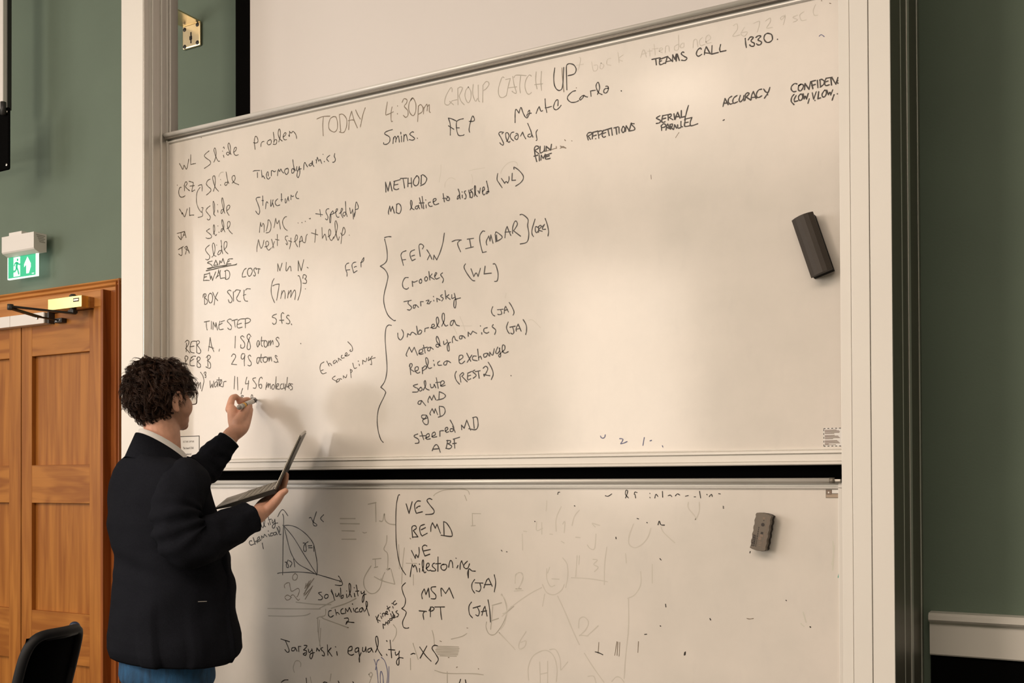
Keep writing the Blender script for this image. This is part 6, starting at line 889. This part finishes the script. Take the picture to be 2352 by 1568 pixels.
for py in pys:
    _, l, r, al, _s = lerp_levels(py); c_ = tp(py, l, r); hw = (r-l)/2*T0/FPX
    af = math.sqrt(max(hw*hw-(al*sa)**2, .004))/ca; af = max(af, .055)
    c_ = c_.copy(); row = []
    for k in range(N):
        th = 2*PI*k/N; cx_, sx_ = math.cos(th), math.sin(th); e_ = .92
        p = BR*(al*math.copysign(abs(cx_)**e_, cx_)) + BF*(af*math.copysign(abs(sx_)**e_, sx_))
        dz = 0
        # wrinkles: soft folds around the waist and elbows, and cloth noise
        z_ = c_.z; w_ = noise.noise(V(th*1.1, z_*9, 0))*.008 + noise.noise(V(th*3, z_*16, 5))*.0045
        if 1255 < py < 1330: w_ += .007*math.sin((py-1255)/75*PI)*math.sin(th*3+z_*40)
        # side vent: rear flap stands proud of the front panel
        dth = (th-math.radians(318)); vent = max(0, (py-1350)/156)
        if py > 1350: w_ += (-.010*vent if 0 <= dth < .5 else 0) + (.008*vent if -.35 < dth < 0 else 0)
        p *= 1 + w_/p.length
        # shoulder drop: the ring dips at front and back, hem falls lower at the front
        if py < 1080: dz -= (1080-py)/58*.028*(abs(cx_)**2)
        if py < 1100: dz -= (1100-py)/78*.045*max(0, sx_)            # neckline falls to the front
        if py > 1450: dz -= (py-1450)/56*(.003*math.sin(th*2+1))
        row.append(jk.verts.new(c_+p+UPV*dz))
    rows.append(row)
opening = lambda i, k: (2*PI*(k+.5)/N > math.radians(82)) and (2*PI*(k+.5)/N < math.radians(98)) and i > 6
for i in range(len(rows)-1):
    for k in range(N):
        if opening(i, k): continue
        f_ = jk.faces.new((rows[i][k], rows[i][(k+1) % N], rows[i+1][(k+1) % N], rows[i+1][k])); f_.smooth = True
bmesh.ops.recalc_face_normals(jk, faces=jk.faces[:]); bmesh.ops.solidify(jk, geom=jk.faces[:], thickness=.005)
me = bpy.data.meshes.new('jacket'); jk.to_mesh(me); jk.free(); me.materials.append(M['jacket'])
for p in me.polygons: p.use_smooth = True
jo = bpy.data.objects.new('jacket', me); C.objects.link(jo); jo.parent = man; jo.matrix_parent_inverse = Matrix.Translation(-Vector(man.location))
# jacket collar and lapels
jc = MB(); g1 = collar_ring(cc, BF, BR, .077, .081, .105, gap=.35, h=.021); g2 = collar_ring(cc, BF, BR, .108, .112, .12, gap=.30, h=-.052); g0 = collar_ring(cc, BF, BR, .0745, .078, .105, gap=.35, h=.018); g3 = collar_ring(cc, BF, BR, .076, .082, .11, gap=.30, h=-.035)
jc.loft([g3, g0, g1, g2], closed=False, cap=False); jc.build('collar', M['jacket'], jo, True)
# open front edge that swings forward below the laptop
fl = MB(); ring_ = []
for py, x_, t_, q in ((1100, 462, 3.02, .01), (1150, 484, 3.02, .012), (1200, 500, 3.0, .012), (1268, 522, 2.98, .014), (1350, 533, 2.97, .015), (1420, 532, 2.96, .016), (1465, 541, 2.95, .018), (1505, 546, 2.95, .018), (1522, 536, 2.95, .014)):
    e_ = dq(x_-7, py, t_); b2_ = dq(x_-60, py, t_-.03); ring_.append([b2_, b2_.lerp(e_, .6)+_f*-.006, e_+_f*-.002, e_+sr*.006, e_+_f*.006, b2_.lerp(e_, .6)+_f*.002, b2_+_f*.01])
fl.loft(ring_); fl.build('front_flap', M['jacket'], jo, True)
# sleeves
def sleeve(pts, rads, name, wr=1.0, seed=0, flat=1.0):
    Q = catmull([tuple(p)+(r,) for p, r in zip(pts, rads)], 16); n = 48; mbs = MB(); rings = []
    prev = None; P = [Vector(q[:3]) for q in Q]
    for i, q in enumerate(Q):
        d_ = (P[min(i+1, len(P)-1)]-P[max(i-1, 0)]).normalized(); a = d_.cross(UPV) if prev is None else prev-d_*prev.dot(d_); a.normalize(); prev = a; b = d_.cross(a); ring = []
        u = i/(len(Q)-1)
        for k in range(n):
            th = 2*PI*k/n
            w_ = noise.noise(V(math.cos(th)*1.2+seed, math.sin(th)*1.2, u*11))*.010*wr + noise.noise(V(math.cos(th)*2.5, math.sin(th)*2.5+seed, u*26))*.004*wr
            if .30 < u < .62: w_ += .0065*wr*math.sin(u*95+2*math.sin(th))*math.sin((u-.30)/.32*PI)
            w_ *= min(1, .35+u*1.6)
            ring.append(P[i] + (a*math.cos(th)+b*math.sin(th)*flat)*(q[3]+w_))
        rings.append(ring)
    # turn the cuff inwards
    c_ = sum(rings[-1], Vector())/n; d_ = (P[-1]-P[-2]).normalized()
    rings.append([c_+(p-c_)*.93+d_*.001 for p in rings[-1]]); rings.append([c_+(p-c_)*.90-d_*.03 for p in rings[-2]])
    mbs.loft(rings, cap=False); return mbs.build(name, M['jacket'], jo, True), c_, d_
sv, cR, dR = sleeve([ShR+BR*-.055-UPV*.004, ShR+BR*-.006-UPV*.020, dq(402, 1180, 2.84), dq(434, 1252, 2.83), dq(500, 1227, 2.90), dq(578, 1186, 2.98)], [.046, .068, .071, .065, .060, .048], 'sleeve', 1, 1)
sv, cL, dL = sleeve([ShL+BR*.05, dp(395, 1100, 3.31), dp(448, 1090, 3.37), dp(490, 1052, 3.41), dp(525, 1010, 3.44)], [.070, .068, .058, .048, .0375], 'sleeve', .8, 9)
for c_, d_, r_ in ((cR, dR, .0385), (cL, dL, .0335)):       # shirt cuffs
    cf = MB(); cf.tube([c_-d_*.03, c_+d_*.003], r_, 32, cap=False); a = cf.build('shirt_cuff', M['shirt'], man, True)
pk = MB(); pc = dq(465, 1381, 2.80); pk.tube([pc-sr*.012, pc+sr*.012], .0012, 6); pk.build('pocket_pin', M['steel'], jo)
# ---- jeans, shoes ----
jn = MB()
c0_ = tp(1500, 275, 485); rr_ = []
for z_, al, af in ((c0_.z+.06, .165, .120), (c0_.z, .178, .130), (c0_.z-.08, .185, .132)):
    rr_.append([Vector((c0_.x, c0_.y, z_)) + BR*(al*math.cos(k*PI/20)) + BF*(af*math.sin(k*PI/20)) for k in range(40)])
jn.loft(rr_)
for s in (-1, 1):
    hj = Vector((c0_.x, c0_.y, c0_.z)) + BR*s*.092
    chain(jn, [hj-UPV*.02, hj-UPV*.14, Vector((hj.x, hj.y, .50))+BF*.02, Vector((hj.x, hj.y, .10))-BF*.02], [.095, .092, .070, .062], 24)
jo2 = jn.build('jeans', M['denim'], man, True); fuse(jo2, .010, 6, .5)
dm = jo2.data
for v in dm.vertices:
    if v.co.z > .12: v.co += v.normal*(noise.noise(v.co*9)*.008+noise.noise(v.co*24)*.003)
for s in (-1, 1):
    hj = Vector((c0_.x, c0_.y, 0)) + BR*s*.092 - BF*.02
    shoe = MB(); prof = []
    for u, hw_, ht_ in ((-.07, .022, .06), (-.055, .034, .075), (0, .038, .085), (.06, .042, .065), (.13, .047, .050), (.18, .040, .038), (.205, .018, .026)):
        c_ = hj + BF*u; prof.append([c_+BR*(hw_*math.cos(k*PI/8))+UPV*(max(.0, .5*ht_+.5*ht_*math.sin(k*PI/8))) for k in range(16)])
    shoe.loft(prof); shoe.build('shoe', M['shoe'], man, True)
# ------------------------------------------------------------------ marker pen in the left hand
pen0 = dp(527.5, 944.5, 3.40); tipd = (TipL-pen0); Lp = tipd.length; dn = tipd.normalized()
pen = thing('marker_pen', 'black-tipped marker pen with a yellow band held against the whiteboard', 'marker', (TipL.x, TipL.y, TipL.z))
Lp_t = .135; st_ = TipL - dn*min(Lp, .175); Lq = (TipL-st_).length
def seg(a_, b_, r0_, r1_, name, m): MB().tube([st_+dn*(Lq*a_), st_+dn*(Lq*b_)], [r0_, r1_], 20).build(name, m, pen, True)
seg(0, .03, .0060, .0085, 'end_plug', M['grey_plastic']); seg(.03, .13, .0088, .0088, 'barrel', M['marker_silver']); seg(.13, .22, .00885, .00885, 'print_band', M['grey_plastic']); seg(.22, .31, .0090, .0090, 'yellow_band', M['marker_yellow'])
seg(.31, .34, .0091, .0091, 'print_band', M['dark_plastic']); seg(.34, .74, .0090, .0088, 'barrel', M['marker_silver']); seg(.74, .92, .0088, .0065, 'nib_collar', M['dark_plastic']); seg(.92, .965, .0062, .0038, 'nib_collar', M['dark_plastic']); seg(.965, 1, .0026, .0018, 'nib', M['felt'])
# ------------------------------------------------------------------ laptop in the right hand
nf, nh = dq(490, 1168, 3.00), dq(629, 1123, 3.02)
ff = dq(502, 1149, 3.29); wv = (ff-nf); lv = (nh-nf)
lx = lv.normalized(); ly = (wv-lx*wv.dot(lx)).normalized(); lz_ = lx.cross(ly); 
if lz_.z < 0: lz_ = -lz_
LW, LD = .285, lv.length
lap = thing('laptop', 'slim open grey laptop resting on the raised right palm', 'laptop', tuple(nf+lv*.5+wv*.5-lz_*.01))
LM = Matrix(((lx.x, ly.x, lz_.x, nf.x), (lx.y, ly.y, lz_.y, nf.y), (lx.z, ly.z, lz_.z, nf.z), (0, 0, 0, 1)))
b_ = MB(); b_.loft([[LM@V(x, y, z) for x, z in ((.001, -.0015), (.004, -.0005), (LD, 0), (LD, -.014), (.06, -.012), (.010, -.005))] for y in (0, LW)]); b_.build('base', M['laptop_dark'], lap)
b_ = MB(); b_.box(.004, LD-.004, .002, LW-.002, -.0004, .0006, mtx=LM); b_.build('palm_rest', M['laptop_top'], lap)
b_ = MB(); b_.box(.012, .066, .10, .20, .0006, .0009, mtx=LM); b_.build('touchpad', M['key'], lap)
kr = 6; kd = (LD-.012-.076)/kr
for i in range(kr):
    for j in range(14): 
        b_ = MB(); b_.box(.076+i*kd, .076+i*kd+kd*.86, .014+j*.0195, .014+j*.0195+.0170, .0004, .0020, .0004, mtx=LM); b_.build('key', M['key'], lap)
ht, hf = dq(688, 998, 3.04), dq(685.5, 994, 3.24)
sv_ = (ht-nh).normalized(); sn = ly.cross(sv_); sn.normalize()
if sn.dot(lx) < 0: sn = -sn
sv_ = sn.cross(ly); sv_ = sv_ if sv_.z > 0 else -sv_
SL = (ht-nh).length; SMx = Matrix(((sv_.x, ly.x, sn.x, nh.x), (sv_.y, ly.y, sn.y, nh.y), (sv_.z, ly.z, sn.z, nh.z), (0, 0, 0, 1)))
b_ = MB(); b_.box(.0, SL, 0, LW, .0, .0065, .0015, mtx=SMx); b_.build('lid', M['laptop_top'], lap)
b_ = MB(); b_.box(.004, SL-.006, .001, LW-.001, .0055, .0085, .001, mtx=SMx); b_.build('lid_shell', M['laptop_dark'], lap)
b_ = MB(); b_.box(.012, SL-.006, .006, LW-.006, -.0006, .0, mtx=SMx); b_.build('display', M['screen_off'], lap)
for j in (.03, LW-.06):
    b_ = MB(); b_.tube([LM@V(LD, j, -.002), LM@V(LD, j+.03, -.002)], .005, 12); b_.build('hinge', M['dark_plastic'], lap, True)
# ------------------------------------------------------------------ office chair by the door
tch = 3.25
c1 = dp(62, 1470, tch-.02); c2 = dp(186, 1422, tch+.22)
ax_ = (c2-c1); ax_.z = 0; Wc = ax_.length; axn = ax_.normalized(); bkn = UPV.cross(axn).normalized()     # bkn points to one face
if bkn.dot(_f) > 0: bkn = -bkn                                                                          # towards the camera: rear of the backrest
cmid = (c1+c2)/2; ztop = c1.z+.012
ch = thing('office_chair', 'black mesh-backed office chair standing in front of the oak door', 'chair', (cmid.x-bkn.x*.2, cmid.y-bkn.y*.2, 0))
def cp(u, z, off=0): # u -1..1 across, curved back
    return Vector((cmid.x, cmid.y, 0)) + axn*(u*Wc/2) + bkn*(off + .035*(1-u*u)) + UPV*z + bkn*(-.28*(ztop-z))
def outline_c(k, n=48, e=.34, sx=1, sz=1, off=0):
    a_ = 2*PI*k/n; c_, s_ = math.cos(a_), math.sin(a_); u = math.copysign(abs(c_)**e, c_)*sx; v = math.copysign(abs(s_)**e, s_)*sz
    u *= 1-.06*(1-v)/2*1.5
    return cp(u, ztop-.27+.27*v, off)
b_ = MB(); pts = [outline_c(k) for k in range(48)]; b_.tube(pts+pts[:2], .0135, 10, flat=1.3); b_.build('back_frame', M['chair_frame'], ch, True)
b_ = MB(); g_ = [[cp(u*(1-.09*(1-v)/2), ztop-.27+.262*v, -.006) for u in [x/8*.97 for x in range(-8, 9)]] for v in [y/10 for y in range(-10, 11)]]
b_.loft(g_, closed=False, cap=False); bmesh.ops.solidify(b_.bm, geom=b_.bm.faces[:], thickness=.003); b_.build('back_mesh', M['chair_mesh'], ch, True)
b_ = MB(); b_.tube([cp(-.55, ztop-.012, .0)+bkn*.004, cp(0, ztop-.012, 0)+bkn*.004, cp(.55, ztop-.012, 0)+bkn*.004], .010, 8); b_.build('top_band', M['chair_frame'], ch, True)
M['blue_cap'] = mat('navy_headrest_cap', (.012, .02, .05), .45)
b_ = MB(); e_ = cp(.88, ztop-.002, -.020); b_.ell(e_+UPV*.0, (.022, .014, .017)); b_.build('headrest_cap', M['blue_cap'], ch, True)
b_ = MB(); b_.tube([cp(0, ztop-.30, .02), cp(0, ztop-.45, .05), cp(0, .50, .03), cp(0, .44, -.05), cp(0, .43, -.20)], [.02, .022, .024, .024, .022], 12, flat=.6); b_.build('spine', M['chair_frame'], ch, True)
sc_ = Vector((cmid.x, cmid.y, .47)) - bkn*.30
mt_ = Matrix(((axn.x, bkn.x, 0, sc_.x), (axn.y, bkn.y, 0, sc_.y), (0, 0, 1, sc_.z), (0, 0, 0, 1)))
b_ = MB(); b_.box(-.24, .24, -.24, .24, -.035, .035, .03, mtx=mt_); b_.build('seat', M['chair_mesh'], ch, True)
for s in (-1, 1):
    b_ = MB(); b_.tube([mt_@V(s*.20, 0, -.03), mt_@V(s*.28, .02, 0), mt_@V(s*.28, .05, .19)], .016, 10); b_.box(s*.28-.03, s*.28+.03, -.10, .15, .19, .215, .01, mtx=mt_); b_.build('armrest', M['chair_frame'], ch, True)
b_ = MB(); b_.tube([mt_@V(0, 0, -.035), mt_@V(0, 0, -.37)], .026, 14); b_.build('gas_column', M['dark_plastic'], ch, True)
for k in range(5):
    a_ = 2*PI*k/5+.3; e_ = mt_@V(.28*math.cos(a_), .28*math.sin(a_), -.40); b_ = MB(); b_.tube([mt_@V(0, 0, -.36), e_], [.026, .015], 10); lg_ = b_.build('base_leg', M['chair_frame'], ch, True)
    b_ = MB(); w_ = Vector((e_.x, e_.y, .028)); b_.tube([w_-V(0, .018, 0), w_+V(0, .018, 0)], .028, 16); b_.build('castor', M['rubber'], lg_, True)
